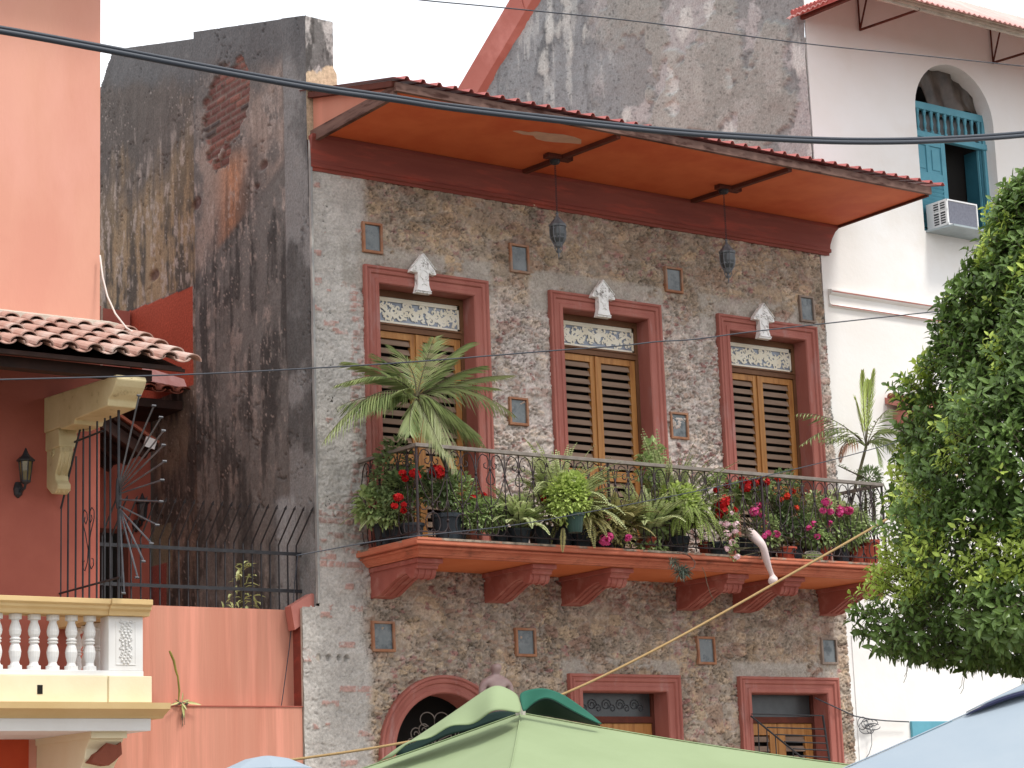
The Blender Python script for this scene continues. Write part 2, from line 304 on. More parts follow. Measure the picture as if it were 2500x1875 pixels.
def sheet(name, P, col, keep, m, parent=None, **k):
    """P: (n,m,3) grid of points -> one mesh with colour attribute Col"""
    nz_, nx = P.shape[:2]; me = bpy.data.meshes.new(name)
    ids = np.arange(nz_*nx).reshape(nz_, nx); q = np.stack([ids[:-1, :-1], ids[:-1, 1:], ids[1:, 1:], ids[1:, :-1]], -1)[keep]
    used = np.unique(q); rm = np.zeros(nz_*nx, int); rm[used] = np.arange(len(used)); q = rm[q]; v = P.reshape(-1, 3)[used]
    me.vertices.add(len(v)); me.vertices.foreach_set('co', v.ravel()); me.loops.add(q.size); me.loops.foreach_set('vertex_index', q.ravel())
    me.polygons.add(len(q)); me.polygons.foreach_set('loop_start', np.arange(len(q))*4); me.update(calc_edges=True); me.validate()
    me.polygons.foreach_set('use_smooth', [True]*len(me.polygons))
    at = me.attributes.new('Col', 'FLOAT_COLOR', 'POINT'); c = np.ones((len(v), 4)); c[:, :3] = col.reshape(-1, 3)[used]; at.data.foreach_set('color', c.ravel())
    me.materials.append(m); o = bpy.data.objects.new(name, me); C.collection.objects.link(o)
    if parent is not None: o.parent = parent
    tag(o, **k); return o
# ================================================================ SETTING
g = MB(); g.box(-120, 120, -120, 120, -.3, 0); g.build('ground', M['soil'], kind='structure')
pv = MB(); pv.box(-30, 30, -2.4, .15, .004, .13); pv.build('pavement', M['mortar'], kind='structure')
# ================================================================ STONE BUILDING
SB = empty('stone_building', 'narrow rubble stone house with red door surrounds, orange canopy and planted balcony', 'building')
DOORS = [(.61, 2.17), (3.06, 4.63), (5.55, 7.11)]
def facade():
    xs = np.arange(-.2, 7.425, .0125); zs = np.concatenate([np.arange(0, 2.1, .06), np.arange(2.1, 8.75, .0125)])
    X, Z = np.meshgrid(xs, zs)
    wx = X+.05*(fbm(X*5, Z*5, 3)-.5)*2; wz = Z+.045*(fbm(X*5, Z*5, 9)-.5)*2+.02*(fbm(X*14, Z*14, 19)-.5)
    f1, e1, id1 = voro(wx/.23, wz/.145, 1)               # large stones
    f2, e2, id2 = voro(wx/.105+9, wz/.058+3, 21)         # brick shards, small flat stones
    big = ss(fbm(X*1.1, Z*1.3, 31)+.10*(Z < 4.1)+.03*(Z > 7.6), .45, .55)
    edge = np.where(big > .5, e1*.17, e2*.065); idc = np.where(big > .5, id1, id2+.13) % 1
    mort = 1-ss(edge, .004, .020)
    n1 = fbm(X*9, Z*9, 41); n2 = fbm(X*30, Z*30, 51, 4); n3 = fbm(X*1.3, Z*1.3, 61); n4 = fbm(X*4, Z*6, 71)
    # colours: pinkish grey middle, ochre brown high and low
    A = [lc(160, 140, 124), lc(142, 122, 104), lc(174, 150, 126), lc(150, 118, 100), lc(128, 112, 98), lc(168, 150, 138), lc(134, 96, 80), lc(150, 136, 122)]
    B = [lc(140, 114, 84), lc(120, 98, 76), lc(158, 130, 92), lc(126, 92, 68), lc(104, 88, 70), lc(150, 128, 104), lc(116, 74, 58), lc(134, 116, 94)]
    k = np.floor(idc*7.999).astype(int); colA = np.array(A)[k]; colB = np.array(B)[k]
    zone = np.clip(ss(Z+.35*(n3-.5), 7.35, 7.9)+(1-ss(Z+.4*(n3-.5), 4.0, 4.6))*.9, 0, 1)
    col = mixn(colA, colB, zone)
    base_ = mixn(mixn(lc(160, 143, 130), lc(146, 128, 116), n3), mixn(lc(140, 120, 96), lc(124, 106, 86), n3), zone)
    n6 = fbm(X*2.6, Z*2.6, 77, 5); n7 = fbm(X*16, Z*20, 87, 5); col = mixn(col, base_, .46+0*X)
    col = col*(.62+.52*n1+.30*(n7-.5)+.12*(n6-.5)+.08)[..., None]
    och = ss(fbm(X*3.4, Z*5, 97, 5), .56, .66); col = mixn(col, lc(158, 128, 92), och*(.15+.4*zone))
    red = ((id2 > .74) & (big < .5) & (n7 > .42)) | ((id2 > .90) & (n7 > .5)) | (n7 > .74); red = red & (n4 > .42)
    col = col*1.42; col = np.where(red[..., None], mixn(lc(164, 112, 100), lc(140, 92, 82), n1), col)
    mcol = mixn(lc(172, 160, 150), lc(146, 130, 112), zone)*(.8+.4*n2)[..., None]
    col = mixn(col, mcol, mort*.75)
    smear = ss(n4*.6+n3*.5, .56, .68)*(1-zone*.55)        # mortar smeared over the stones
    col = mixn(col, mixn(lc(188, 172, 162), lc(164, 146, 126), zone)*(.82+.36*n1)[..., None], smear*.75)
    f3, e3, id3 = voro((wx+.02*(n7-.5))/.13+4, (wz+.02*(n2-.5))/.078+2, 601); f4, e4, id4 = voro((wx+.015*(n7-.5))/.06+4, (wz+.01*(n2-.5))/.038+2, 611)
    plate = (.024*id3+.012*id4)*(1-.45*smear); em = (1-ss(e3, .0, .09))*ss(n6, .38, .5)
    hgt = (1-mort)*(.005+.010*idc)*(1-.6*smear)+.020*(n1-.5)+.010*(n2-.5)+.02*(n3-.5)+.012*(n7-.5)+plate*(1-.35*zone)-.016*em
    hgt = hgt*.9
    col = col*(.86+.22*id3+.10*id4)[..., None]*(1-.30*em*(1-smear*.5))[..., None]  # plate edges darkened in colour as crack shadow
    crack = ss(np.abs(fbm(X*3.2, Z*7, 81, 6)-.5), .0, .012); crk = (1-crack)*ss(fbm(X*2, Z*2, 91), .45, .6)
    hgt = hgt-.03*crk; col = col*(1-.35*crk)[..., None]  # cracks cut into the relief, their shade painted in as well
    # flaking ledges: short horizontal terraces, their shadow also darkened into the colour
    sh = fbm(X*6, Z*15, 101, 4)*7; ter = sh-np.floor(sh); ter = ss(ter, .72, 1.0); hgt = hgt-.026*ter*(1-zone*.4)*ss(n6, .40, .56); col = col*(1-.22*ter*ss(n6, .40, .56))[..., None]
    # grey cement pier at the left edge, with brick courses showing
    pe = ss(.62+.25*(fbm(X*2, Z*1.5, 111)-.5)-X, -.06, .10)
    pcol = mixn(lc(196, 188, 178), lc(172, 164, 154), fbm(X*3, Z*3, 121))*(.8+.4*n1)[..., None]
    bz = Z/.075; bx = X/.21+.5*(np.floor(bz) % 2); bf = np.minimum(np.minimum(bz % 1, 1-bz % 1)*.075, np.minimum(bx % 1, 1-bx % 1)*.21)
    bid = _h(np.floor(bx), np.floor(bz), 7); inb = ss(bf+.014*(n2-.5)+.012*(n7-.5), .002, .014)
    reg = ss(np.exp(-((Z-4.75)/.38)**2)*1.0+.5*np.exp(-((X-.5)/.12)**2)*(Z > 5)*(Z < 7.4)+.28*(fbm(X*3, Z*2.2, 131)-.35), .36, .5)*(bid > .22)*inb
    reg2 = ((bid > .90) & (n4 > .45))*inb
    bmask = np.clip(reg+reg2, 0, 1)*pe*ss(n7+.5*(n1-.5), .34, .5)
    col = mixn(col, pcol, pe*.92); hgt = hgt*(1-.55*pe)+pe*(.008+.016*(fbm(X*7, Z*7, 141)-.5))
    bcol = np.where((bid > .6)[..., None], lc(186, 132, 116), lc(164, 120, 106))*(.8+.4*n1)[..., None]
    col = mixn(col, bcol, bmask*.85); hgt = hgt+.010*bmask-.012*(reg > .02)*pe*(1-inb)
    # smooth cement lintel patches above and beside the door surrounds
    lint = np.zeros(X.shape)
    for a, b in DOORS:
        d = np.maximum(np.maximum(a-.25-X, X-b-.12), np.maximum(Z-7.93, 7.45-Z)); lint = np.maximum(lint, 1-ss(d+.12*(n4-.5), -.03, .05))
    for a, b in ((3.1, 4.66), (5.55, 7.11)):
        d = np.maximum(np.maximum(a-.05-X, X-b-.05), np.maximum(Z-3.55, 3.3-Z)); lint = np.maximum(lint, 1-ss(d+.06*(n4-.5), -.02, .03))
    lc_ = mixn(lc(166, 156, 142), lc(148, 140, 128), n3)*(.86+.28*n1)[..., None]
    lint = lint*ss(n4+.4*(n7-.5), .34, .46); col = mixn(col, lc_, lint*.8); hgt = hgt*(1-.75*lint)+.012*lint
    # cement fillet down the right edge
    re = ss(X-7.34+.08*(fbm(Z*2.5, Z*0, 151)-.5), 0, .03)*(Z > 3.9); col = mixn(col, lc(140, 140, 136)*(.8+.4*n1)[..., None], re)
    # small weep holes by the terrace
    for hx in (-.02, .1, .22, .31): hgt = hgt-.05*(np.hypot(X-hx, Z-3.50) < .028)
    rd = np.zeros(X.shape)
    for fx_, fz_, sd_, wd_ in ((4, 9, 501, .014), (7, 15, 511, .016), (12, 22, 521, .02), (3, 6, 531, .009)):
        rd = np.maximum(rd, (1-ss(np.abs(fbm(X*fx_, Z*fz_, sd_, 5)-.5), .0, wd_))*ss(fbm(X*2.2, Z*2.2, sd_+3, 4), .44, .58))
    rd = rd*(1-.8*lint)*(1-.8*pe); hgt = hgt-.030*rd; col = col*(1-.55*rd)[..., None]  # crevices: recessed, with shade painted into the colour
    pale = ss(fbm(X*11, Z*16, 541, 5), .58, .68)*(1-zone*.6); col = mixn(col, lc(196, 184, 172), pale*.45)
    col = np.clip((col*.96+.04*base_*1.3)*1.40*np.array([.975, 1., 1.03]), 0, .8)
    col = col*(1-.17*pe)[..., None]; lum = col.mean(-1, keepdims=True); col = lum+(col-lum)*.74; lm = fbm(X*.9, Z*.9, 701, 3)[..., None]; col = col*(.96+.1*lm)
    Y = -hgt-.002
    P = np.stack([X, Y, Z], -1); cx = (X[:-1, :-1]+X[1:, 1:])/2; cz = (Z[:-1, :-1]+Z[1:, 1:])/2
    keep = ~((cx < 0) & (cz > 4.02+.05*(n1[:-1, :-1]-.5)))
    edge_r = 7.36+.10*(fbm(cz*1.2, cz*0+3, 161)-.4)+.02*(fbm(cz*14, cz*0, 171)-.5)-.06*ss(cz, 7.2, 8.6)
    keep &= cx < edge_r
    for a, b in DOORS: keep &= ~((cx > a+.10) & (cx < b-.08) & (cz < 7.56) & (cz > 4.5))
    for a, b in ((3.1, 4.66), (5.55, 7.11)): keep &= ~((cx > a+.12) & (cx < b-.1) & (cz < 3.24) & (cz > .15))
    keep &= ~(((np.hypot(cx-1.48, cz-2.53) < .70) & (cz > 2.5)) | ((abs(cx-1.48) < .70) & (cz <= 2.53) & (cz > .15)))
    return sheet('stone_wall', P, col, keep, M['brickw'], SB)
facade()
# building body behind the facade (with the recesses of the openings left open)
b = MB(); b.box(.305, 7.3, .9, 9, .02, 9.2); b.box(.305, 7.3, .04, .9, 8.0, 9.2); b.build('rear_wall', M['terr'], SB)
# cornice
b = MB(); prof = [(0, 8.66), (-.035, 8.66), (-.035, 8.69), (-.055, 8.70), (-.055, 8.74), (-.045, 8.75), (-.05, 8.80), (-.07, 8.88), (-.10, 8.96), (-.13, 9.0), (-.13, 9.04), (.1, 9.04)]
n = len(prof); X0, X1 = -.01, 7.44
vs = [(X0-(-y if y < 0 else 0)*.3, y, z) for y, z in prof]+[(X1+(-y if y < 0 else 0)*1.0, y, z) for y, z in prof]
b.add(vs, [(i, i+1, n+i+1, n+i) for i in range(n-1)]+[tuple(range(n-1, -1, -1)), tuple(range(n, 2*n))]); b.build('cornice', M['cornice'], SB)
# canopy
CAN = empty('canopy', None, None); CAN.parent = SB
YF = -1.72
b = MB(); b.box(.03, 7.58, YF+.05, -.02, 9.045, 9.07); b.build('soffit', M['soffit'], CAN)
b = MB(); b.box(0, 7.6, YF, YF+.05, 9.035, 9.125); b.build('fascia', M['greywood'], CAN)
b = MB(); b.bar((.02, 0, 9.04), (.02, YF+.05, 9.04), .05, .13); b.build('side_board', M['greywood'], CAN)
b = MB(); b.bar((7.585, 0, 9.05), (7.585, YF+.05, 9.05), .03, .07); b.build('side_board', M['beam'], CAN)
for a, c in (((2.72, -.12), (2.87, YF+.05)), ((5.19, -.12), (5.36, YF+.05))):
    b = MB(); b.bar((a[0], a[1], 9.025), (c[0], c[1], 9.025), .06, .05); mx_ = (a[0]+c[0])/2-.06
    b.box(mx_-.17, mx_+.17, -.80, -.70, 8.995, 9.04); b.build('soffit_beam', M['beam'], CAN)
b = MB(); q = [(-.02, 9.12), (-.02, 9.52), (YF+.1, 9.12)]; b.prism(q, 'x', .03, .05); b.build('gable_panel', M['terr'], CAN)
b = MB(); b.bar((.0, -.02, 9.50), (.0, YF+.03, 9.11), .07, .06); b.build('rafter', M['beam'], CAN)
b = MB(); xs = []; x = -.05; P0 = .196
while x < 7.62: xs += [(x, 0), (x+P0*.62, 0), (x+P0*.72, .034), (x+P0*.86, .034), (x+P0*.96, 0)]; x += P0
N_ = len(xs); vs = [(x, YF-.05, 9.155+h) for x, h in xs]+[(x, .15, 9.60+h) for x, h in xs]
vs += [(x, YF-.05, 9.15+h) for x, h in xs]+[(x, .15, 9.595+h) for x, h in xs]
b.add(vs, [(i, i+1, N_+i+1, N_+i) for i in range(N_-1)]+[(2*N_+i, 3*N_+i, 3*N_+i+1, 2*N_+i+1) for i in range(N_-1)]+[(i, 2*N_+i, 2*N_+i+1, i+1) for i in range(N_-1)]); b.build('roof_sheet', M['sheet'], CAN)
b = MB(); pk = [(1300, 830), (1345, 828), (1400, 838), (1450, 834), (1530, 845), (1620, 852), (1690, 868), (1735, 885), (1733, 912), (1650, 905), (1560, 900), (1500, 893), (1450, 880), (1430, 858), (1360, 850)]
q = [onZ(750+x/2.592, y/2.592, 9.04) for x, y in pk]; b.prism([(p[0], p[1]) for p in q], 'z', 9.040, 9.044); b.build('peeled_patch', M['peel'], CAN, label='bare patch where the soffit paint has peeled off')
# door surround, door
SP = [(0, .12), (0, -.045), (.012, -.058), (.05, -.058), (.06, -.046), (.10, -.046), (.112, -.066), (.135, -.072), (.15, -.06), (.165, -.078), (.185, -.078), (.19, -.07), (.19, .02)]
def leafdoor(b, sl_, x0, x1, z0, z1, y, panels, st=.075, pitch=.098, dk=None):
    """a louvred door leaf: stiles and rails in b, slats in sl_"""
    b.box(x0, x0+st, y, y+.05, z0, z1); b.box(x1-st, x1, y, y+.05, z0, z1)
    zs_ = [z1]+[p for pr in panels for p in (pr[1], pr[0])]+[z0]
    for i in range(0, len(zs_), 2): b.box(x0+st, x1-st, y+.002, y+.048, zs_[i+1], zs_[i])
    for lo, hi in panels:
        n_ = max(1, int(round((hi-lo)/pitch))); p = (hi-lo)/n_
        for i in range(n_):
            zc = lo+p*(i+.5)+.008; sl_.obox(((x0+x1)/2, y+.022, zc), (1, 0, 0), (0, -.42, -1), (0, -1, .42), (x1-x0)/2-st+.004, .034, .0045)
def spiral(cx, cz, r0, turns, a0, sgn, n=14, k=.22):
    o = []
    for i in range(n+1):
        t = i/n; r = r0*(1-(1-k)*t); a = a0+sgn*turns*2*math.pi*t; o.append((cx+r*math.cos(a), cz+r*math.sin(a)))
    return o
def ribbon(b, pts, w0, w1, y, th=.004):
    n_ = len(pts); L_ = []; R_ = []
    for i, p in enumerate(pts):
        a = pts[max(i-1, 0)]; c = pts[min(i+1, n_-1)]; dx, dz = c[0]-a[0], c[1]-a[1]; l = math.hypot(dx, dz) or 1; wd = (w0+(w1-w0)*i/(n_-1))/2
        L_.append((p[0]-dz/l*wd, y, p[1]+dx/l*wd)); R_.append((p[0]+dz/l*wd, y, p[1]-dx/l*wd))
    vs = []
    for a, c in zip(L_, R_): vs += [a, c]
    b.add(vs, [(2*i, 2*i+1, 2*i+3, 2*i+2) for i in range(n_-1)])
def lacework(b, x0, x1, z0, z1, y, seed):
    r = random.Random(seed); fr = .022; W = x1-x0; H = z1-z0
    b.box(x0, x1, y, y+.008, z0, z0+.028); b.box(x0, x1, y, y+.008, z1-fr-.024, z1); b.box(x0, x0+fr*.5, y, y+.008, z0, z1); b.box(x1-fr, x1, y, y+.008, z0, z1)
    yy = [y+.001]
    def rb(p, a, c): yy[0] += .00005; ribbon(b, p, a*1.55, c*1.7, yy[0])
    for s in (-1, 1):
        cx = (x0+x1)/2; zc = (z0+z1)/2-.005
        pts = [(cx+s*W*.5*t, zc+.045*math.sin(t*math.pi*3)) for t in [i/24 for i in range(25)]]; rb(pts, .024, .016)
        for i in range(7):
            t = (i+.5)/7; px = cx+s*W*.49*t; up = 1 if i % 2 else -1; pz = zc+.045*math.sin(t*math.pi*3)
            rb(spiral(px, pz+up*.048, .046, 1.1, -up*math.pi/2, s*up), .020, .012); rb(spiral(px+s*.03, pz-up*.05, .034, .9, up*math.pi/2, -s*up), .017, .010)
            for q in range(10):
                a = r.uniform(0, 6.28); l = r.uniform(.03, .055); ox, oz = px+r.uniform(-.04, .04), zc+r.uniform(-.08, .08)
                e = (ox+l*math.cos(a), oz+l*math.sin(a)); m_ = ((ox+e[0])/2+.012*math.sin(a), (oz+e[1])/2-.012*math.cos(a))
                e = (min(max(e[0], x0+.01), x1-.01), min(max(e[1], z0+.01), z1-.02)); rb([(ox, oz), m_, e], .022, .003)
def tall_door(x0, x1, seed, lab):
    D = empty('french_door', None, None); D.parent = SB; D['label'] = lab
    ix0, ix1 = x0+.185, x1-.15; top = 7.51
    b = MB(); b.frame([(ix0, 4.59), (ix0, top), (ix1, top), (ix1, 4.59)], SP); 
    b.box(ix1, ix1+.03, .121, .215, 4.59, top+.03); b.box(ix0-.03, ix0, .121, .215, 4.59, top+.03); b.box(ix0, ix1, .0, .215, top+.001, top+.03); b.build('surround', M['surround'], D)
    yd = .17
    b = MB(); b.box(ix0, ix0+.04, yd, yd+.06, 4.59, top); b.box(ix1-.045, ix1, yd, yd+.06, 4.59, top); b.box(ix0+.04, ix1-.045, yd, yd+.06, top-.07, top)
    b.box(ix0+.04, ix1-.045, yd-.012, yd+.06, 7.06, 7.14); b.box(ix0+.04, ix1-.045, yd-.03, yd-.012, 7.12, 7.14); b.build('door_frame', M['wooddk'], D)
    b = MB(); b.box(ix0+.04, ix1-.045, yd+.035, yd+.045, 7.14, 7.44); b.build('transom_glass', M['glass'], D)
    b = MB(); lacework(b, ix0+.042, ix1-.047, 7.145, 7.438, yd+.018, seed); b.build('fretwork', M['lace'], D)
    mid = (ix0+ix1)/2-.01
    for k_, (a, c) in enumerate(((ix0+.042, mid-.006), (mid+.006, ix1-.047))):
        b = MB(); sl_ = MB(); leafdoor(b, sl_, a, c, 4.6, 7.055, yd+.012, [(5.72, 6.98), (4.72, 5.60)])
        lf = b.build('door_leaf', M['wood'], D, bevel=.003); sl_.build('louvre_slats', M['louvre'], D)
    b = MB(); b.box(mid-.02, mid+.02, yd-.008, yd+.012, 4.6, 7.05); b.build('astragal', M['wood'], D, bevel=.004)
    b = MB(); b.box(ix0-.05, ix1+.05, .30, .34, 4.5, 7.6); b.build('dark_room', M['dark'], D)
    return D
tall_door(*DOORS[0], 1, 'louvred balcony door behind the potted palm'); tall_door(*DOORS[1], 2, 'middle louvred balcony door'); tall_door(*DOORS[2], 3, 'louvred balcony door beside the white building')
# white plaster keystone ornaments
def keystone(x, z):
    K = empty('keystone_ornament', None, None); K.parent = SB
    b = MB(); pts = [(-.105, -.24), (.10, -.24), (.068, -.14), (.066, -.02), (.165, -.02), (.16, .01), (.0, .21), (-.165, .01), (-.17, -.015), (-.075, -.015), (-.075, -.14)]
    b.prism([(x+p[0], z+p[1]) for p in pts], 'y', -.14, -.06); b.build('shield', M['ornament'], K, bevel=.008)
    b = MB(); r = random.Random(int(x*10))
    for s in (-1, 1): b.tube([(x+q[0], -.148, z+q[1]) for q in spiral(s*.115, .02, .032, 1.3, math.pi/2, s)], .007, 5)
    for i in range(22):
        t = r.uniform(0, 1); px = r.uniform(-.1, .1)*(1-t); b.lathe((x+px, -.147, z+.03+.14*t-.01), [(.001, -.012), (.013, 0), (.001, .012)], 6)
    b.tube([(x-.155, -.146, z+.037), (x, -.146, z+.198), (x+.155, -.146, z+.037)], .007, 5)
    b.tube([(x-.1, -.146, z-.215), (x+.09, -.146, z-.215)], .008, 5)
    for s in (-1, 1):
        b.tube([(x+s*q[0], -.146, z+q[1]) for q in [(.0, .02), (.045, -.01), (.05, -.06), (.02, -.08), (.0, -.13), (.03, -.15)]], .006, 5)
    b.build('relief_scrollwork', M['ornament'], K, smooth=True)
for x in (1.31, 3.77, 6.22): keystone(x, 7.68)
# niches
NI = [(.73, 8.01, .25, .34, 0), (2.67, 8.02, .267, .335, 0), (4.91, 8.04, .267, .311, 0), (7.03, 7.92, .25, .337, 1), (2.58, 6.26, .258, .316, 0), (4.88, 6.28, .27, .32, 0), (.75, 3.73, .28, .318, 0), (2.56, 3.71, .273, .31, 0), (5.11, 3.67, .27, .32, 0), (7.03, 3.70, .26, .32, 1)]
for x, z, w_, h_, gr in NI:
    o = empty('niche_window', None, None); o.parent = SB
    b = MB(); a, c = w_/2-.028, h_/2-.028; tl = rnd.uniform(-.006, .006)
    b.frame([(x-a, z-c), (x-a+tl, z+c), (x+a+tl, z+c), (x+a, z-c)], [(0, .02), (0, -.05), (.004, -.055), (.026, -.052), (.028, -.045), (.028, .02)], closed=True); b.build('frame', M['ngrey' if gr else 'nframe'], o)
    b = MB(); b.box(x-a, x+a, -.030, -.02, z-c, z+c); b.build('pane', M['mirror'], o)
# lower openings
def lower_window(x0, x1, kind):
    D = empty('lower_door', None, None); D.parent = SB; ix0, ix1 = x0+.2, x1-.17; top = 3.19
    b = MB(); b.frame([(ix0, .15), (ix0, top), (ix1, top), (ix1, .15)], SP); b.box(ix1, ix1+.03, .121, .26, .15, top+.03); b.box(ix0-.03, ix0, .121, .26, .15, top+.03); b.box(ix0, ix1, 0, .26, top+.001, top+.03); b.build('surround', M['surround'], D)
    b = MB(); y = .2; b.box(ix0, ix0+.04, y, y+.06, .15, top); b.box(ix1-.04, ix1, y, y+.06, .15, top); b.box(ix0+.04, ix1-.04, y-.01, y+.06, 2.86, 2.93); b.build('door_frame', M['beam'], D)
    b = MB(); b.box(ix0+.04, ix1-.04, y+.03, y+.04, 2.93, top); b.build('transom_glass', M['glassdk'], D)
    if kind:
        b = MB()
        for i in range(5):
            cx = ix0+.12+.2*i; b.tube([(p[0], y+.022, p[1]) for p in spiral(cx, 3.06, .07, 1.6, 0, 1)], .004, 4); b.tube([(p[0], y+.022, p[1]) for p in spiral(cx+.09, 3.02, .05, 1.3, math.pi, -1)], .004, 4)
        b.build('transom_scrollwork', M['wire'], D)
    mid = (ix0+ix1)/2
    for a, c in ((ix0+.04, mid-.004), (mid+.004, ix1-.04)):
        b = MB(); sl_ = MB(); leafdoor(b, sl_, a, c, .2, 2.855, y+.01, [(1.6, 2.72), (.35, 1.45)], st=.12, pitch=.11); b.build('door_leaf', M['wood'], D, bevel=.003); sl_.build('louvre_slats', M['louvre'], D)
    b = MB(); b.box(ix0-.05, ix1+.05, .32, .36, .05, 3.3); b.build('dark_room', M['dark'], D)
    return D
lower_window(3.1, 4.66, 1); lower_window(5.55, 7.11, 0)
AR = empty('arched_doorway', None, None); AR.parent = SB
cx, cz, r = 1.48, 2.53, .62
path = [(cx-r, .15)]+[(cx-r*math.cos(math.pi*i/28), cz+r*math.sin(math.pi*i/28)) for i in range(29)]+[(cx+r, .15)]
b = MB(); b.frame(path, SP); b.frame(path, [(.001, .30), (.001, .115), (.03, .115), (.03, .30)]); b.build('surround', M['surround'], AR)
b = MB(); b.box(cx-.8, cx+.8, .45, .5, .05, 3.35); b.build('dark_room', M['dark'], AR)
b = MB(); T = lambda pts, rr=.006: b.tube([(p[0], .16, p[1]) for p in pts], rr, 5)
T([(cx-r, cz-.02), (cx+r, cz-.02)], .012); T([(cx, cz-.02), (cx, cz+.34)])
for s in (-1, 1):
    T([(cx, cz+.3)]+[(cx+s*(.09-.09*math.cos(a)), cz+.36+.075*math.sin(a)) for a in np.linspace(0, 4.6, 16)])
    for an, L_ in ((.35, .52), (.75, .5), (1.15, .42), (.1, .55)):
        px, pz = cx+s*L_*math.cos(an)*.55, cz+L_*math.sin(an)*.6; T([(cx, cz), (cx+s*L_*.3*math.cos(an+.5), cz+L_*.3*math.sin(an+.5)), (px, pz)])
        T(spiral(px+s*.05*math.cos(an-1.4), pz+.05*math.sin(an-1.4)+.03, .075, 1.4, an+1.4 if s > 0 else math.pi-an-1.4, -s))
b.build('iron_fanlight', M['rail'], AR)
# iron guard leaning in front of the right lower door
G = empty('iron_guard', 'small iron guard with horizontal bars and sloping rod in front of the lower right door', 'iron guard')
b = MB(); gp = lambda x, y: tuple(onY(*ZR(x, y), -.12)); b.tube([gp(475, 1330), gp(860, 1645)], .012, 5); b.tube([gp(930, 1325), gp(985, 1700)], .014, 5)
for yy in (1325, 1410, 1455, 1500, 1545, 1590, 1640):
    x0 = 480 if yy < 1400 else 480+(yy-1330)*1.22; b.tube([gp(x0, yy-8), gp(935+(yy-1325)*.147, yy+3)], .008, 5)
for xx in (520, 575, 630, 740): b.tube([gp(xx, 1330+(xx-475)*.82), gp(xx+14, 1700)], .007, 5)
b.build('bars', M['iron'], G)
# balcony slab and corbels
BAL = empty('balcony', None, None); BAL.parent = SB
sp = [(-.99, 4.437), (-1.03, 4.437), (-1.04, 4.452), (-1.06, 4.456), (-1.065, 4.47), (-1.09, 4.49), (-1.10, 4.492), (-1.10, 4.502), (-1.13, 4.506), (-1.135, 4.518), (-1.13, 4.528), (-1.115, 4.53), (-1.115, 4.537), (-1.18, 4.54), (-1.185, 4.548), (-1.185, 4.580), (-1.17, 4.59)]
def slab_ring(off, z, b):  # footprint: splayed left end
    return [(.42-.0-off*.6, -1.0-off, z), (7.1+off, -1.0-off, z)]
b = MB(); n = len(sp); vs = []
for y, z in sp:
    o = (-y-.97)*.8; vs += [(.62-o, .0, z), (.62-o, y, z), (6.96+o, y, z), (7.3+o*.25, 0, z)]
b.add(vs, [(4*i+j, 4*i+j+1, 4*i+j+5, 4*i+j+4) for i in range(n-1) for j in range(3)]+[(3, 2, 1, 0)]); b.build('slab_edge', M['slab'], BAL)
b = MB(); b.add([(.62, .0, 4.436), (.64, -.98, 4.436), (6.94, -.98, 4.436), (7.25, 0, 4.436)], [(0, 1, 2, 3)]); b.build('slab_underside', M['soffitb'], BAL)
b = MB(); b.prism([(.455, 0), (.455, -1.192), (7.17, -1.192), (7.34, 0)], 'z', 4.583, 4.606); b.build('slab_top', M['slabtop'], BAL)
def corbel(x, wd=.26):
    pr_ = [(0, 4.43), (-.93, 4.43), (-.93, 4.375), (-.905, 4.36), (-.905, 4.335), (-.87, 4.33), (-.86, 4.28), (-.83, 4.245), (-.78, 4.24), (-.745, 4.265), (-.70, 4.305), (-.60, 4.30), (-.46, 4.255), (-.30, 4.185), (-.17, 4.135), (0, 4.12)]
    b = MB(); b.prism(pr_, 'x', x, x+wd); b.box(x-.025, x+wd+.025, -.96, 0, 4.385, 4.434)
    for o in (.05, wd/2, wd-.05): b.tube([(x+o, y-.004, z-.004) for y, z in pr_[5:15]], .010, 5)
    b.build('corbel', M['corbel'], BAL, bevel=.006)
for x in (.62, 2.05, 3.08, 4.72, 5.57, 6.92): corbel(x)
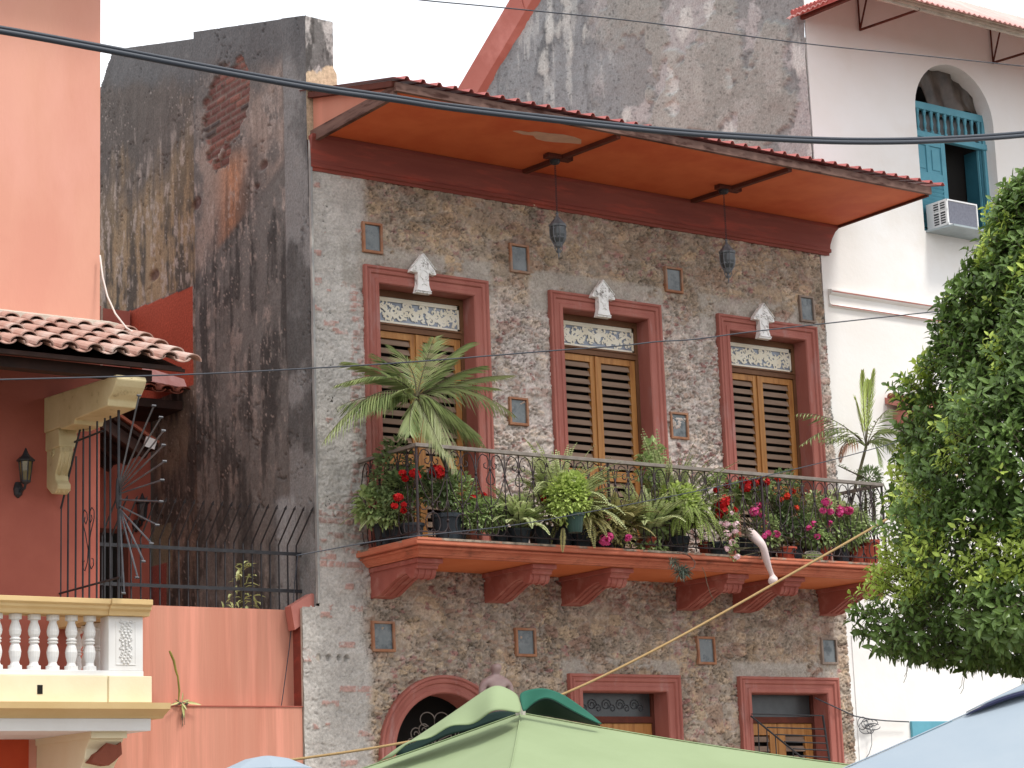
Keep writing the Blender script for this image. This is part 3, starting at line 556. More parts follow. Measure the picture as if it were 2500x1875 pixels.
# ================================================================ BALCONY RAILING
RL = empty('balcony_railing', 'long scrolled wrought iron railing around the flower balcony', 'railing')
RX0, RX1, RY, RZ0, RZ1 = .51, 7.01, -1.12, 4.60, 5.57
def rail_side(p0, dr, L_, nu, inset=0):
    """scrollwork along direction dr from p0"""
    dr = V(dr); P_ = L_/nu; out = []
    def pt(s, h): q = V(p0)+dr*s; return (q.x, q.y, RZ0+h)
    def TB(b, pts, rr=.0062): b.tube([pt(*q) for q in pts], rr, 5)
    for u in range(nu):
        s0 = u*P_; h = P_/2; b = MB(); A = s0; B = s0+h; E_ = s0+P_
        b.tube([pt(A, .03), pt(A, .93)], .0072, 5); b.tube([pt(B, .03), pt(B, .93)], .0072, 5)
        for sgn, a, c in ((1, A, B), (-1, E_, B)):
            # arch under the rail: out of the A bar clamp, over the top, ends in a curl at B
            TB(b, [(a, .70), (a+sgn*.012, .76), (a+sgn*.03, .84), (a+sgn*.06, .895), (a+sgn*h*.5, .915), (a+sgn*(h-.04), .895), (a+sgn*(h-.016), .85), (a+sgn*(h-.016), .80), (a+sgn*(h-.04), .765), (a+sgn*(h-.075), .775), (a+sgn*(h-.08), .81), (a+sgn*(h-.055), .825)])
            # crossing V lines in the middle
            TB(b, [(c, .76), (c-sgn*.02, .72), (c-sgn*.05, .66), (c-sgn*.045, .62), (c-sgn*.012, .60)])
            TB(b, [(a, .70), (a+sgn*.02, .64), (a+sgn*.06, .53), (a+sgn*.10, .44), (a+sgn*(h-.03), .39), (c, .345)])
            # lower scrolls
            TB(b, [(a, .42), (a+sgn*.02, .34), (a+sgn*.055, .295), (a+sgn*.1, .30), (a+sgn*.13, .34), (a+sgn*.12, .385), (a+sgn*.085, .39), (a+sgn*.075, .36)])
            TB(b, [(c, .275), (c-sgn*.05, .26), (c-sgn*.082, .21), (c-sgn*.088, .15), (c-sgn*.07, .095), (c-sgn*.03, .075), (c-sgn*.012, .1)])
            TB(b, [(a, .20), (a+sgn*.006, .13), (a+sgn*.035, .085), (a+sgn*.07, .075)])
        for s_, hh in ((A, .70), (B, .76), (B, .345), (A, .20), (B, .275)): b.tube([pt(s_, hh-.014), pt(s_, hh+.014)], .014, 6)
        b.build('scroll_panel', M['ironbr'], RL, smooth=True)
rail_side((RX0, RY, 0), (1, 0, 0), RX1-RX0, 18); rail_side((RX0, RY+.0, 0), (0, 1, 0), -RY-.06, 3); rail_side((RX1, RY, 0), (0, 1, 0), -RY-.06, 3)
b = MB(); b.bar((RX0-.02, RY, RZ1-.02), (RX1+.02, RY, RZ1-.02), .055, .038); b.bar((RX0, RY+.02, RZ1-.021), (RX0, 0, RZ1-.021), .05, .037); b.bar((RX1, RY+.02, RZ1-.021), (RX1, 0, RZ1-.021), .05, .037); b.build('handrail', M['rail'], RL, bevel=.004)
b = MB(); b.bar((RX0, RY, RZ0+.075), (RX1, RY, RZ0+.075), .02, .012); b.bar((RX0, RY+.012, RZ0+.0745), (RX0, 0, RZ0+.0745), .02, .012); b.bar((RX1, RY+.012, RZ0+.0745), (RX1, 0, RZ0+.0745), .02, .012); b.build('bottom_rail', M['ironbr'], RL)
for x in (RX0, 2.95, 5.13, RX1):
    b = MB(); b.tube([(x, RY, 4.595), (x, RY, 5.54)], .015, 8); b.lathe((x, RY, 4.6), [(.03, 0), (.03, .02), (.018, .05)], 8); b.build('post', M['ironbr'], RL)
# ================================================================ PARTY WALL (dark, left face of the stone house)
PW = empty('party_wall', 'tall blackened plaster side wall streaked with damp beside the stone facade', 'wall')
def ztop(y): return np.where(y < 2.65, 10.41+y*.26, 11.02+(y-2.65)*.262)
def party():
    ys = np.arange(0, 7.0, .022); zs = np.arange(2.6, 11.9, .018); Yg, Zg = np.meshgrid(ys, zs); y, z = Yg, Zg
    n1 = fbm(y*1.2, z*.8, 5); n2 = fbm(y*5, z*1.6, 15, 6); n3 = fbm(y*16, z*12, 25, 5); st = fbm(y*13, z*.9, 35, 5); n4 = fbm(y*2.6, z*2.2, 45, 6); n5 = fbm(y*7, z*7, 55, 6)
    col = mixn(lc(84, 78, 74), lc(104, 96, 90), n1)
    black = lc(50, 46, 43); tan = lc(138, 118, 94); pink = lc(168, 150, 138); ochre = lc(134, 106, 74); grey = lc(112, 108, 104)
    # upper back part: brown going ochre towards the foot
    up = (y > 2.66) & (z > 8.0)
    dd = 8.03+(y-2.7)*.04
    back = ss(y, 2.62, 2.70); upz = ss(z, dd-.02, dd+.02)
    colb = mixn(mixn(lc(74, 66, 60), lc(98, 86, 78), n2), mixn(ochre, tan, n2), ss(10.0-z+1.6*(n4-.5)-.9*(st-.5), -.2, 1.0)*.95)
    col = mixn(col, colb, back*upz)
    # front part above the diagonal: paler pinkish render, below: darker
    diag = 8.05+(2.7-y)*.38; above = ss(z-diag+.18*(n4-.5), -.04, .1)*(1-back)*ss(10.2-z+.5*(n4-.5), -.15, .35)*ss(y, .5, .58)
    col = mixn(col, mixn(lc(140, 122, 110), lc(104, 96, 90), ss(n4, .35, .62)), above*.9)
    col = mixn(col, lc(176, 118, 80), above*np.exp(-((y-1.72)/.3)**2)*ss(9.45-z, 0, .3)*.75)
    low = (1-ss(z-diag, -.1, .05))*(1-back); col = mixn(col, mixn(lc(112, 106, 100), lc(84, 78, 73), n2), low*.85)
    lowb = (1-upz)*back; col = mixn(col, mixn(lc(112, 94, 78), lc(82, 70, 62), ss(n2, .3, .6)), lowb*.9)
    # vertical black and pale streaks
    bl = ss(st*.28+n2*.32+n4*.25+n5*.15, .47, .57); bl = bl*(1-above*.35)*(.35+.65*ss(z, 9.9, 8.6)); col = mixn(col, black*(.6+.7*n3)[..., None], bl*.85)
    col = col*(.8+.4*n5)[..., None]
    pa = ss(fbm(y*16, z*3.2, 65, 6)*.55+fbm(y*4, z*2.5, 75, 4)*.45, .54, .62)*ss(n3, .36, .55); col = mixn(col, pink*(.7+.4*n3)[..., None], pa*.6*ss(z, 11.2, 9.2)*(.5+.5*ss(z, 6.5, 8)))
    sp_ = ss(fbm(y*30, z*26, 85, 3), .72, .78)*ss(n4, .4, .6); col = mixn(col, pink, sp_*.6)
    # greys: smooth cement strip at the front edge, top band
    fr = 1-ss(y, .50, .53); col = mixn(col, mixn(lc(122, 118, 114), lc(92, 89, 86), ss(n4+.3*(st-.5), .35, .62)), fr*.85); col = mixn(col, black*1.3, fr*ss(n1*.6+n4*.5, .56, .66)*.5)
    tp = ss(z-(ztop(y)-.55)+.5*(n4-.5), -.1, .2); col = mixn(col, mixn(lc(74, 71, 70), lc(96, 93, 91), n2), tp*.8)
    # pale limewash swipe low down near the fence
    q = np.exp(-((y-.62)/.22)**4)*ss(5.25+.1*n4-z, 0, .1); col = mixn(col, lc(150, 150, 148)*(.85+.3*n3)[..., None], q*.75)
    # bare brick where the render fell away
    bz = z/.085; bx = y/.24+.5*(np.floor(bz) % 2); bf = np.minimum(np.minimum(bz % 1, 1-bz % 1)*.085, np.minimum(bx % 1, 1-bx % 1)*.24)
    bid = _h(np.floor(bx), np.floor(bz), 3); e_ = ((y-1.80-.25*(10.0-z))/.56)**2+((z-9.92)/.62)**2+1.9*(n4-.5)+1.3*(n5-.5); bm = 1-ss(e_, .72, .8)
    bc = np.where((bid > .55)[..., None], lc(124, 80, 68), lc(104, 66, 58)); bc = np.where((bid > .86)[..., None], lc(70, 58, 54), bc)*(.75+.5*n3)[..., None]
    bc = mixn(lc(112, 98, 88), bc, ss(bf, .006, .014)); col = mixn(col, bc, bm)
    hg = .02*(n4-.5)+.012*(n3-.5)+.012*(n2-.5)-bm*(.045-.02*ss(bf, .004, .016)*(.6+.6*bid))
    for hy, hz, rr in ((2.6, 8.98, .09), (3.75, 8.38, .08), (1.0, 9.0, .07), (1.15, 8.8, .05)):
        e2 = np.hypot((y-hy)/1.8, z-hz)+.05*(n5-.5); m2 = 1-ss(e2, rr-.04, rr); col = mixn(col, lc(84, 56, 50), m2*.8); hg = hg-.03*m2
    ck = ss(np.abs(fbm(y*1.6, z*2.0, 95, 6)-.5), 0, .006); ckm = (1-ck)*ss(fbm(y, z, 99), .45, .55); hg = hg-.02*ckm; col = col*(1-.5*ckm)[..., None]
    # painted patches: orange above the lean-to, red return below
    orp = ss(y, 2.74, 2.75)*(y < 4.40)*(z < 8.02+(y-2.75)*.043)*(z > 6.85); col = mixn(col, lc(150, 60, 36)*(.92+.16*n4)[..., None], orp*1.0)
    rdp = (y > 3.45)*(y < 3.9)*(z < 4.9); col = mixn(col, lc(130, 66, 56), rdp*1.0); gp_ = (y > 3.3)*(z > 4.9)*(z < 5.35); col = mixn(col, lc(112, 106, 86), gp_*.8)
    smooth = np.maximum(orp, rdp*1.0); hg = hg*(1-.85*smooth)
    step = -.02*(1-ss(y, 2.63, 2.68)); stp2 = -.012*(1-ss(y, .50, .52))
    P = np.stack([-hg+step+stp2-.002, y, np.minimum(z, ztop(y)+.0)], -1); cy = (y[:-1, :-1]+y[1:, 1:])/2; cz_ = (z[:-1, :-1])
    keep = (cz_ < ztop(cy)) & ~((cy > 4.9) & (cz_ > 11.60-(cy-4.9)*1.1))
    col = (col*.93+.07*lc(120, 118, 116))*1.66*np.array([.92, 1., 1.07])
    sheet('side_face', P, col, keep, M['stain'], PW)
    # thickness: front pier face and body
    xs = np.arange(-.046, .345, .012); zs = np.arange(9.0, 10.43, .012); X, Z = np.meshgrid(xs, zs); n_ = fbm(X*9, Z*5, 205, 6); s_ = fbm(X*22, Z*4, 215, 5)
    c = mixn(lc(176, 172, 168), lc(108, 106, 104), ss(n_, .42, .58)); c = mixn(c, lc(70, 68, 66), ss(s_, .52, .62)*.8); c = mixn(c, lc(196, 176, 148), ss(9.78+.35*(X-.0)+.15*(n_-.5)-Z, 0, .03))
    rx = .30+.03*(fbm(Z*6, Z*0, 225)-.5)*2+.05*ss(9.9-Z, 0, .12); X2 = np.minimum(X, rx)
    P = np.stack([X2, -.012-.015*(n_-.5), np.minimum(Z, 10.40-.04*X)], -1); sheet('pier_face', P, c, np.ones((len(zs)-1, len(xs)-1), bool), M['stain'], PW)
party()
b = MB()
for y0, y1 in ((-.004, 2.65), (2.652, 4.9)):
    za, zb_ = float(ztop(np.array(y0+.001)))-.012, float(ztop(np.array(y1-.001)))-.012
    b.prism([(y0, 4.0), (y1, 4.0), (y1, zb_), (y0, za)], 'x', .10, .30)
b.prism([(4.902, 4.0), (7, 4.0), (7, 9.3), (4.902, 11.55)], 'x', .10, .30)
vs_col = mat('weathered_grey_coping', rgb(96, 93, 90), rgb(78, 75, 72), 5, .9, .4, 30); b.build('wall_core', vs_col, PW)
b = MB(); b.box(-.03, -.006, -.045, -.001, 4.05, 9.0); b.build('pale_corner_bead', mat('pale_blue_grey_render', rgb(168, 168, 166), rgb(136, 134, 132), 3, .85, .3, 30, c3=rgb(206, 204, 196), s3=4, stretch=(1, 1, .5)), PW)
b = MB(); b.box(-.2, -.0, .0, .03, .1, 4.0); b.build('lower_return', M['mortar'], PW)
# ================================================================ WHITE BUILDING
WB = empty('white_building', 'tall white plastered building with teal arched window right of the stone house', 'building')
b = MB()
def wallhole(b, x0, x1, z0, z1, y0, y1, hx0, hx1, hz0, cx_, r_, zc_):
    """front plane with an arched hole (y0), reveal back to y1"""
    arc = [(hx0, hz0), (hx0, zc_)]+[(cx_-r_*math.cos(math.pi*i/24), zc_+(1.0*r_)*math.sin(math.pi*i/24)) for i in range(1, 24)]+[(hx1, zc_), (hx1, hz0)]
    b.add([(x0, y0, z0), (x1, y0, z0), (x1, y0, hz0), (x0, y0, hz0)], [(0, 1, 2, 3)])
    n_ = len(arc); mid = n_//2
    L_ = [(x0, hz0)]+[(x0, z1)]; vs = [(p[0], y0, p[1]) for p in arc]
    left = vs[:mid+1]; right = vs[mid:]
    b.add(left+[(arc[mid][0], y0, z1), (x0, y0, z1), (x0, y0, hz0)], [tuple(range(len(left)+3))[::-1]])
    b.add(right+[(x1, y0, hz0), (x1, y0, z1), (arc[mid][0], y0, z1)], [tuple(range(len(right)+3))[::-1]])
    vb = [(p[0], y1, p[1]) for p in arc]; b.add(vs+vb, [(i, i+1, n_+i+1, n_+i) for i in range(n_-1)]+[(n_-1, 0, n_, 2*n_-1)])
wallhole(b, 7.36, 20, .1, 14, -.0, .30, 9.25, 10.74, 9.23, 9.995, .745, 10.90)
b.add([(7.36, 0, .1), (7.36, 0, 14), (7.36, .02, 14), (7.36, .02, .1)], [(0, 1, 2, 3)])
b.build('front_wall', M['plaster'], WB)
b = MB(); b.box(7.40, 20, .9, 9, .1, 12.0); b.build('building_core', M['plaster'], WB)
# string course
b = MB(); b.prism([(0, 8.0), (-.04, 8.01), (-.04, 8.03), (-.02, 8.05), (-.02, 8.15), (-.06, 8.17), (-.07, 8.19), (-.07, 8.215), (0, 8.235)], 'x', 7.44, 20); b.build('string_course', M['plaster'], WB)
b = MB(); b.box(7.445, 20, -.074, -.0705, 8.186, 8.2); b.box(7.445, 20, -.0435, -.0405, 8.012, 8.024); b.build('string_course_line', M['surround'], WB)
# side gable wall
def gable():
    ys = np.arange(0, 9.2, .035); zs = np.arange(9.0, 15.6, .022); y, z = np.meshgrid(ys, zs)
    n1 = fbm(y*.8, z*.7, 305); n2 = fbm(y*3, z*2, 315, 6); n3 = fbm(y*14, z*12, 325, 5); st = fbm(y*6, z*.8, 335, 5); n4 = fbm(y*1.6, z*1.5, 345, 6)
    near = ss(4.2-y+1.5*(n4-.5), -.4, .6)
    col = mixn(mixn(lc(146, 143, 141), lc(118, 116, 115), n2), mixn(lc(142, 136, 131), lc(122, 117, 114), n2), near)
    col = mixn(col, lc(88, 87, 87)*(.8+.4*n3)[..., None], ss(n4*.5+n2*.3+st*.3, .56, .66)*.7)
    col = mixn(col, lc(176, 164, 159), near*ss(n4, .54, .58)*.7)
    col = mixn(col, lc(204, 196, 186), ss(st*.3+n2*.4+n4*.3, .56, .64)*.6); col = mixn(col, lc(200, 194, 186), (1-near)*ss(fbm(y*5, z*.8, 355), .6, .68)*.4)
    pt = fbm(y*1.3+5, z*1.3, 365, 5); pm = ss(pt, .52, .53); col = mixn(col, lc(150, 142, 132), near*pm*.7); spk = ss(fbm(y*26, z*26, 375, 3), .70, .75); col = mixn(col, lc(60, 58, 56), spk*.5)
    hg = .05*(n4-.5)+.02*(n3-.5)+.03*near*pm+.02*(n2-.5)
    line = 13.0+(7.28-y)*.655; keep = z[:-1, :-1] < line[:-1, :-1]
    col = col*1.28*np.array([.90, 1., 1.05])
    sheet('side_wall', np.stack([7.335-hg-.0*y, y, z], -1), col, keep, M['stain'], WB)
gable()
b = MB()
def vline(y): return 13.0+(7.28-y)*.655
b.add([(7.24, 8.6, vline(8.6)-.02), (7.24, 2.8, vline(2.8)-.02), (7.12, 2.8, vline(2.8)+.36), (7.12, 8.6, vline(8.6)+.36), (7.36, 8.6, vline(8.6)+.36), (7.36, 2.8, vline(2.8)+.36), (7.36, 2.8, vline(2.8)-.1), (7.36, 8.6, vline(8.6)-.1)], [(0, 1, 2, 3), (3, 2, 5, 4), (0, 7, 6, 1), (1, 6, 5, 2), (0, 3, 4, 7)])
b.bar((7.1, 5.9, vline(5.9)+.34), (7.23, 5.9, vline(5.9)-.0), .012, .02, up=(0, 1, 0)); b.build('verge_flashing', M['verge'], WB)
# front eave of corrugated sheet with iron brackets
EV = empty('front_eave', None, None); EV.parent = WB
YE = -1.15; ZE_ = 11.73; SL = .66
b = MB()
for dz, dy, dd in ((0, .06, .05), (.035, .03, .06), (.07, 0, .07)): b.box(7.26, 16, YE+dy, YE+dy+.03, ZE_+dz, ZE_+dz+.034)
b.build('eave_moulding', M['mortar'], EV)
def corr(y): return ZE_+.12+(y-YE)*SL
b = MB(); xs = np.arange(7.16, 16, .02); hh = .016*np.sin(xs/.095*2*np.pi); n = len(xs)
lowy = [YE-.1]*n; vs = [(x, YE-.1, corr(YE-.1)+h) for x, h in zip(xs, hh)]+[(x, min(1.6, YE-.1+max(.02, (x-7.16))*1.05), corr(min(1.6, YE-.1+max(.02, (x-7.16))*1.05))+h) for x, h in zip(xs, hh)]
b.add(vs, [(i, i+1, n+i+1, n+i) for i in range(n-1)])
ys_ = np.arange(YE-.1, .15, .02); m_ = len(ys_); hy_ = .016*np.sin(ys_/.095*2*np.pi); vs = [(7.16, y, ZE_+.06+h) for y, h in zip(ys_, hy_)]+[(7.16+(y-YE+.1)/1.05+.01, y, corr(y)+h) for y, h in zip(ys_, hy_)]
b.add(vs, [(i, i+1, m_+i+1, m_+i) for i in range(m_-1)]); o = b.build('eave_roof_sheet', M['sheetw'], EV, smooth=True); o.modifiers.new('s', 'SOLIDIFY').thickness = .01
ys_ = np.arange(YE-.1, .05, .012); b = MB(); n = len(ys_); vs = [(7.15, y, ZE_+.075+(y-YE)*.06+.014*math.sin(y/.07*6.283)) for y in ys_]+[(7.32, y, ZE_+.12+(y-YE)*.06+.014*math.sin(y/.07*6.283)) for y in ys_]+[(7.19, y, ZE_-.005+(y-YE)*.06) for y in ys_]
b.add(vs, [(i, i+1, n+i+1, n+i) for i in range(n-1)]+[(2*n+i, 2*n+i+1, i+1, i) for i in range(n-1)]); b.build('eave_side_flashing', M['sheet'], EV)
b = MB(); b.bar((7.30, 0, ZE_+.07), (7.26, YE+.03, ZE_+.01), .05, .05); b.build('eave_side_board', M['beam'], EV)
for x in (8.31, 10.82, 13.3):
    b = MB(); b.tube([(x, -.02, 11.82), (x, -.02, 12.5)], .012, 5); b.tube([(x, -.02, 11.82), (x, -.20, 12.25), (x, -.21, 12.3)], .013, 5); b.tube([(x, -.02, 11.82), (x, YE+.06, ZE_+.01)], .018, 5); b.build('iron_bracket', M['beam'], EV)
# arched window
AW = empty('arched_window', None, None); AW.parent = WB; y = .16; wx0, wx1 = 9.25, 10.74
b = MB(); b.box(wx0, wx1, y, y+.06, 11.0, 11.1); b.box(wx0, wx1, y-.02, y+.06, 10.6, 10.68); b.box(wx1-.05, wx1, y, y+.06, 9.23, 11.0); b.box(wx0, wx0+.04, y, y+.06, 9.23, 11.0)
b.box(wx1-.13, wx1-.08, y+.03, y+.07, 9.25, 10.6); b.build('window_frame', M['teal'], AW, bevel=.004)
for i in range(11):
    b = MB(); x = wx0+.1+i*.13; b.lathe((x, y+.03, 10.68), [(.028, 0), (.028, .03), (.014, .06), (.026, .14), (.016, .22), (.028, .29), (.028, .32)], 6); b.build('spindle', M['teal'], AW)
b = MB(); b.box(wx0+.04, wx1-.06, y+.10, y+.11, 10.68, 11.0); b.build('spindle_backing', M['glassdk'], AW)
sh = MB(); x0, x1 = 9.29, 9.93; sh.box(x0, x0+.07, y+.0, y+.04, 9.23, 10.6); sh.box(x1-.08, x1, y, y+.04, 9.23, 10.6)
for a, c in ((10.5, 10.6), (9.98, 10.12), (9.23, 9.33)): sh.box(x0+.07, x1-.08, y+.002, y+.038, a, c)
sh.box(x0+.07, x1-.08, y+.02, y+.03, 10.12, 10.5); sh.box((x0+x1)/2-.04, (x0+x1)/2+.03, y+.002, y+.038, 10.12, 10.5)
for a in (x0+.11, (x0+x1)/2+.07): sh.box(a, a+.14, y+.008, y+.02, 10.17, 10.45)
for i in range(11): sh.obox(((x0+x1)/2, y+.016, 9.38+i*.055), (1, 0, 0), (0, 1, -1.4), (0, 1.4, 1), (x1-x0)/2-.07, .03, .004)
sh.build('shutter', M['teal'], AW, bevel=.003)
b = MB(); b.box(10.62, 10.66, y+.02, y+.3, 9.25, 10.6); b.build('open_shutter', M['tealdk'], AW)
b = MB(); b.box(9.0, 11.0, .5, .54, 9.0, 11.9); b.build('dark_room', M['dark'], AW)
b = MB(); r = random.Random(3); nx, nz_ = 22, 14; 
def pl(i, j):
    t = i/nx; x = wx0+.02+(wx1-wx0-.04)*t; zt = 10.90+.74*math.sqrt(max(0, 1-((x-9.995)/.75)**2)); zb = 11.12 if .0 < t < .35 else 11.06
    zb = zb+.10*math.sin(t*9)+(.12 if t < .32 else 0); zb = min(zb, zt); z = zb+(zt-zb)*j/nz_; return (x, .24+.03*math.sin(t*22+j*.3)+.02*math.sin(t*47), z)
gv = [pl(i, j) for i in range(nx+1) for j in range(nz_+1)]; b.add(gv, [(i*(nz_+1)+j, (i+1)*(nz_+1)+j, (i+1)*(nz_+1)+j+1, i*(nz_+1)+j+1) for i in range(nx) for j in range(nz_)]); b.build('torn_plastic', M['plastic'], AW, smooth=True)
# small tiled hood and teal panel
HD = empty('window_hood', None, None); HD.parent = WB
b = MB(); b.add([(8.30, -.32, 6.80), (9.3, -.32, 6.80), (9.3, 0, 6.92), (8.30, 0, 6.92), (8.30, -.32, 6.74), (9.3, -.32, 6.74), (9.3, 0, 6.84), (8.3, 0, 6.84)], [(0, 1, 2, 3), (4, 7, 6, 5), (0, 4, 5, 1), (0, 3, 7, 4), (1, 5, 6, 2)]); b.box(8.42, 9.2, -.22, 0, 6.60, 6.74); b.build('hood_slab', M['verge'], HD)
b = MB()
for i in range(6): b.tube([(8.34+i*.14, -.33, 6.82), (8.34+i*.14, -.05, 6.93)], .045, 8)
b.build('hood_tiles', M['tiledk'], HD)
b = MB(); b.box(8.5, 9.1, -.012, -.002, 5.6, 6.6); b.build('hood_window', M['mortar'], HD)
b = MB(); b.box(8.33, 9.9, -.04, -.002, .2, 2.87); b.build('teal_door_head', M['teal'], WB, bevel=.005)
b = MB(); b.prism([(7.44, 0), (7.44, -.012), (8.25, -.03), (8.25, 0)], 'z', .2, 3.9); b.build('wall_buttress', M['plaster'], WB)
# air conditioner on its shelf
AC = empty('air_conditioner', 'boxy white window air conditioner on a grey shelf below the teal shutter', 'air conditioner')
b = MB(); ax0, ax1, ay, az0, az1 = 9.42, 9.99, -.27, 9.27, 9.62
b.box(ax0, ax1, ay+.02, .1, az0, az1-.0); b.frame([(ax0, az0), (ax0, az1), (ax1, az1), (ax1, az0)], [(-.0, ay), (-.02, ay), (-.02, ay+.03), (0, ay+.03)], closed=True)
b.box(ax0-.014, ax0, ay, ay+.03, az0, az1)
for ya, yb in ((ay+.12, ay+.145),): b.box(ax0-.014, ax0, ya, yb, az0, az1)
for za, zb2 in ((az0, az0+.03), (az0+.19, az0+.215), (az1-.03, az1)): b.box(ax0-.012, ax0, ay+.0, ay+.33, za, zb2)
b.box(ax0-.014, ax0, ay+.24, ay+.36, az0, az1); b.build('casing', M['acw'], AC)
b = MB(); b.box(ax0+.03, ax1-.03, ay+.004, ay+.019, az0+.02, az1-.03); b.build('rear_grille', M['acg'], AC)
b = MB(); 
for i in range(9): b.box(ax0-.006, ax0-.001, ay+.03, ay+.24, az0+.035+i*.034, az0+.052+i*.034)
b.build('side_vent', M['iron'], AC)
b = MB(); b.prism([(9.26, 0.06), (9.36, -.42), (10.1, -.42), (10.36, .06)], 'z', 9.21, 9.235); b.tube([(9.98, -.3, 9.21), (9.98, -.3, 9.12)], .008, 5); b.build('shelf', M['shelf'], AC)
# ================================================================ LEFT SALMON BUILDING
LB = empty('salmon_building', 'salmon plastered house at the left with tiled balcony roof', 'building'); YT = .2; LX = -2.335
b = MB(); b.box(-9, LX, YT, 3.79, 0, 10.85); b.build('front_wall', M['salmon'], LB)
b = MB(); b.box(-9, LX+.25, -.45, 3.9, 10.85, 11.0); b.build('roof_eave', M['salmon'], LB)
b = MB(); b.box(-9, LX, YT-.011, YT-.001, 3.2, 6.62); b.build('balcony_wall_shade', M['redwall'], LB)  # darker red sheet: the tile roof's shadow put into the wall colour
b = MB(); b.box(-9, -3.05, YT-.012, YT-.001, .1, 2.72); b.build('ground_floor_paint', M['orange'], LB)
# terrace
TR = empty('terrace_wall', 'streaked salmon garden wall under the spiked iron fence', 'wall')
b = MB(); b.box(LX+.001, -.19, YT, YT+.25, 3.015, 4.0); b.box(LX+.001, -.205, .01, YT+.25, .1, 3.0); b.build('wall_face', M['terr'], TR)
b = MB(); b.box(LX+.001, -.2, .0, .2, 3.001, 3.012); b.build('ledge', M['redwall'], TR)
b = MB(); b.box(-.191, -.186, -.0, .2, 3.02, 3.98); b.build('red_return', M['cornice'], TR)
b = MB(); b.prism([(-.26, 3.78), (-.13, 3.86), (-.01, 4.02), (.0, 4.14), (-.05, 4.16), (-.3, 4.02)], 'y', .04, .17); b.build('broken_coping', M['verge'], TR)
b = MB(); b.box(LX, 0, .45, 3.79, 3.6, 3.9); b.build('terrace_floor', M['mortar'], TR)
b = MB(); b.box(LX+.001, -.03, 3.79, 3.9, 3.9, 6.7); b.build('back_wall', M['redwall'], TR)
b = MB(); b.box(LX+.001, -.40, 4.36, 4.46, 6.6, 8.10); b.box(-.40, -.03, 4.34, 4.46, 6.6, 8.07); b.build('upper_back_wall', M['verge'], TR)
b = MB(); b.box(-.42, -.395, 4.325, 4.339, 6.6, 8.07); b.build('corner_bead', M['mortar'], TR)
b = MB(); p = [onY(*Z7(640, 170), 3.78), onY(*Z7(805, 165), 3.78)]; b.box(p[0][0]-.3, p[1][0]-.06, 3.765, 3.789, 3.9, p[0][2]); b.build('terrace_doorway', M['dark'], TR)
b = MB(); b.box(p[0][0]-.3, p[1][0], 3.75, 3.764, p[0][2], p[0][2]+.05); b.box(p[1][0]-.06, p[1][0], 3.75, 3.764, 3.9, p[0][2]); b.build('door_trim', M['beam'], TR)
# barrel tile roofs
def tile_roof(parent, x0, x1, ytop, ztp, ybot, zbot, pitch, rows, m, rr=.085, seed=1, name='roof_tiles'):
    b = MB(); r = random.Random(seed); n_ = int(round((x1-x0)/pitch)); pitch = (x1-x0)/n_
    dy, dz = (ybot-ytop)/rows, (zbot-ztp)/rows; sl_ = V((0, dy, dz)); L_ = sl_.length; d = sl_.normalized(); up = V((0, -d.z, d.y)); up = up if up.z > 0 else -up
    for k_ in range(rows):
        for i in range(n_+1):
            for cv in (0, 1):
                if i == n_ and not cv: continue
                xc = x0+(i+(.5 if not cv else 0))*pitch+r.uniform(-.007, .007); p0 = V((xc, ytop+dy*k_, ztp+dz*k_))-d*.03; r0, r1 = rr*.82, rr*1.0
                h0 = r.uniform(0, .006); ex = r.uniform(-.015, .02); vs = []; A_ = 8; th = .013
                for t, rad in ((0, r0), (L_+.05+ex, r1)):
                    for q_ in (0, th):
                        for j in range(A_+1):
                            a = math.pi*j/A_; ra = rad-q_
                            o_ = V((1, 0, 0))*math.cos(a)*ra*1.06+up*((math.sin(a)*ra*.8+.018+t*.08*1) if cv else (-math.sin(a)*ra*.55+.05+t*.06))
                            vs.append(p0+d*t+o_+up*h0)
                w_ = A_+1; fs = []
                for j in range(A_):
                    fs += [(j, j+1, 2*w_+j+1, 2*w_+j), (w_+j, 3*w_+j, 3*w_+j+1, w_+j+1), (2*w_+j, 2*w_+j+1, 3*w_+j+1, 3*w_+j)]
                fs += [(0, 2*w_, 3*w_, w_), (A_, w_+A_, 3*w_+A_, 2*w_+A_)]
                b.add(vs, fs)
    return b.build(name, m, parent, smooth=False)
BR = empty('balcony_roof', None, None); BR.parent = LB
tile_roof(BR, -9-.03, -2.20, .17, 6.72, -1.50, 6.03, .245, 5, M['tile'])
b = MB(); b.tube([(-2.12, .2, 6.72), (-2.12, -.7, 6.38), (-2.12, -1.58, 6.02)], .0, 4) if 0 else None
xs = MB(); xs.prism([(.2, 6.74), (.2, 6.82), (-.02, 6.75), (-.02, 6.66)], 'x', -9, LX+.1); xs.build('roof_flashing', M['mortar'], BR)
b = MB(); b.add([(-9, .2, 6.68), (-2.22, .2, 6.68), (-2.22, -1.42, 6.01), (-9, -1.42, 6.01), (-9, .2, 6.65), (-2.22, .2, 6.65), (-2.22, -1.42, 5.98), (-9, -1.42, 5.98)], [(0, 3, 2, 1), (4, 5, 6, 7), (0, 1, 5, 4), (2, 3, 7, 6), (1, 2, 6, 5), (0, 4, 7, 3)]); b.build('roof_boards', M['darkwood'], BR)
b = MB(); b.box(-9, -2.5, -1.30, -1.16, 5.90, 6.0); b.box(-9, -2.28, -1.47, -1.43, 5.98, 6.02); b.build('eave_beam', M['darkwood'], BR)
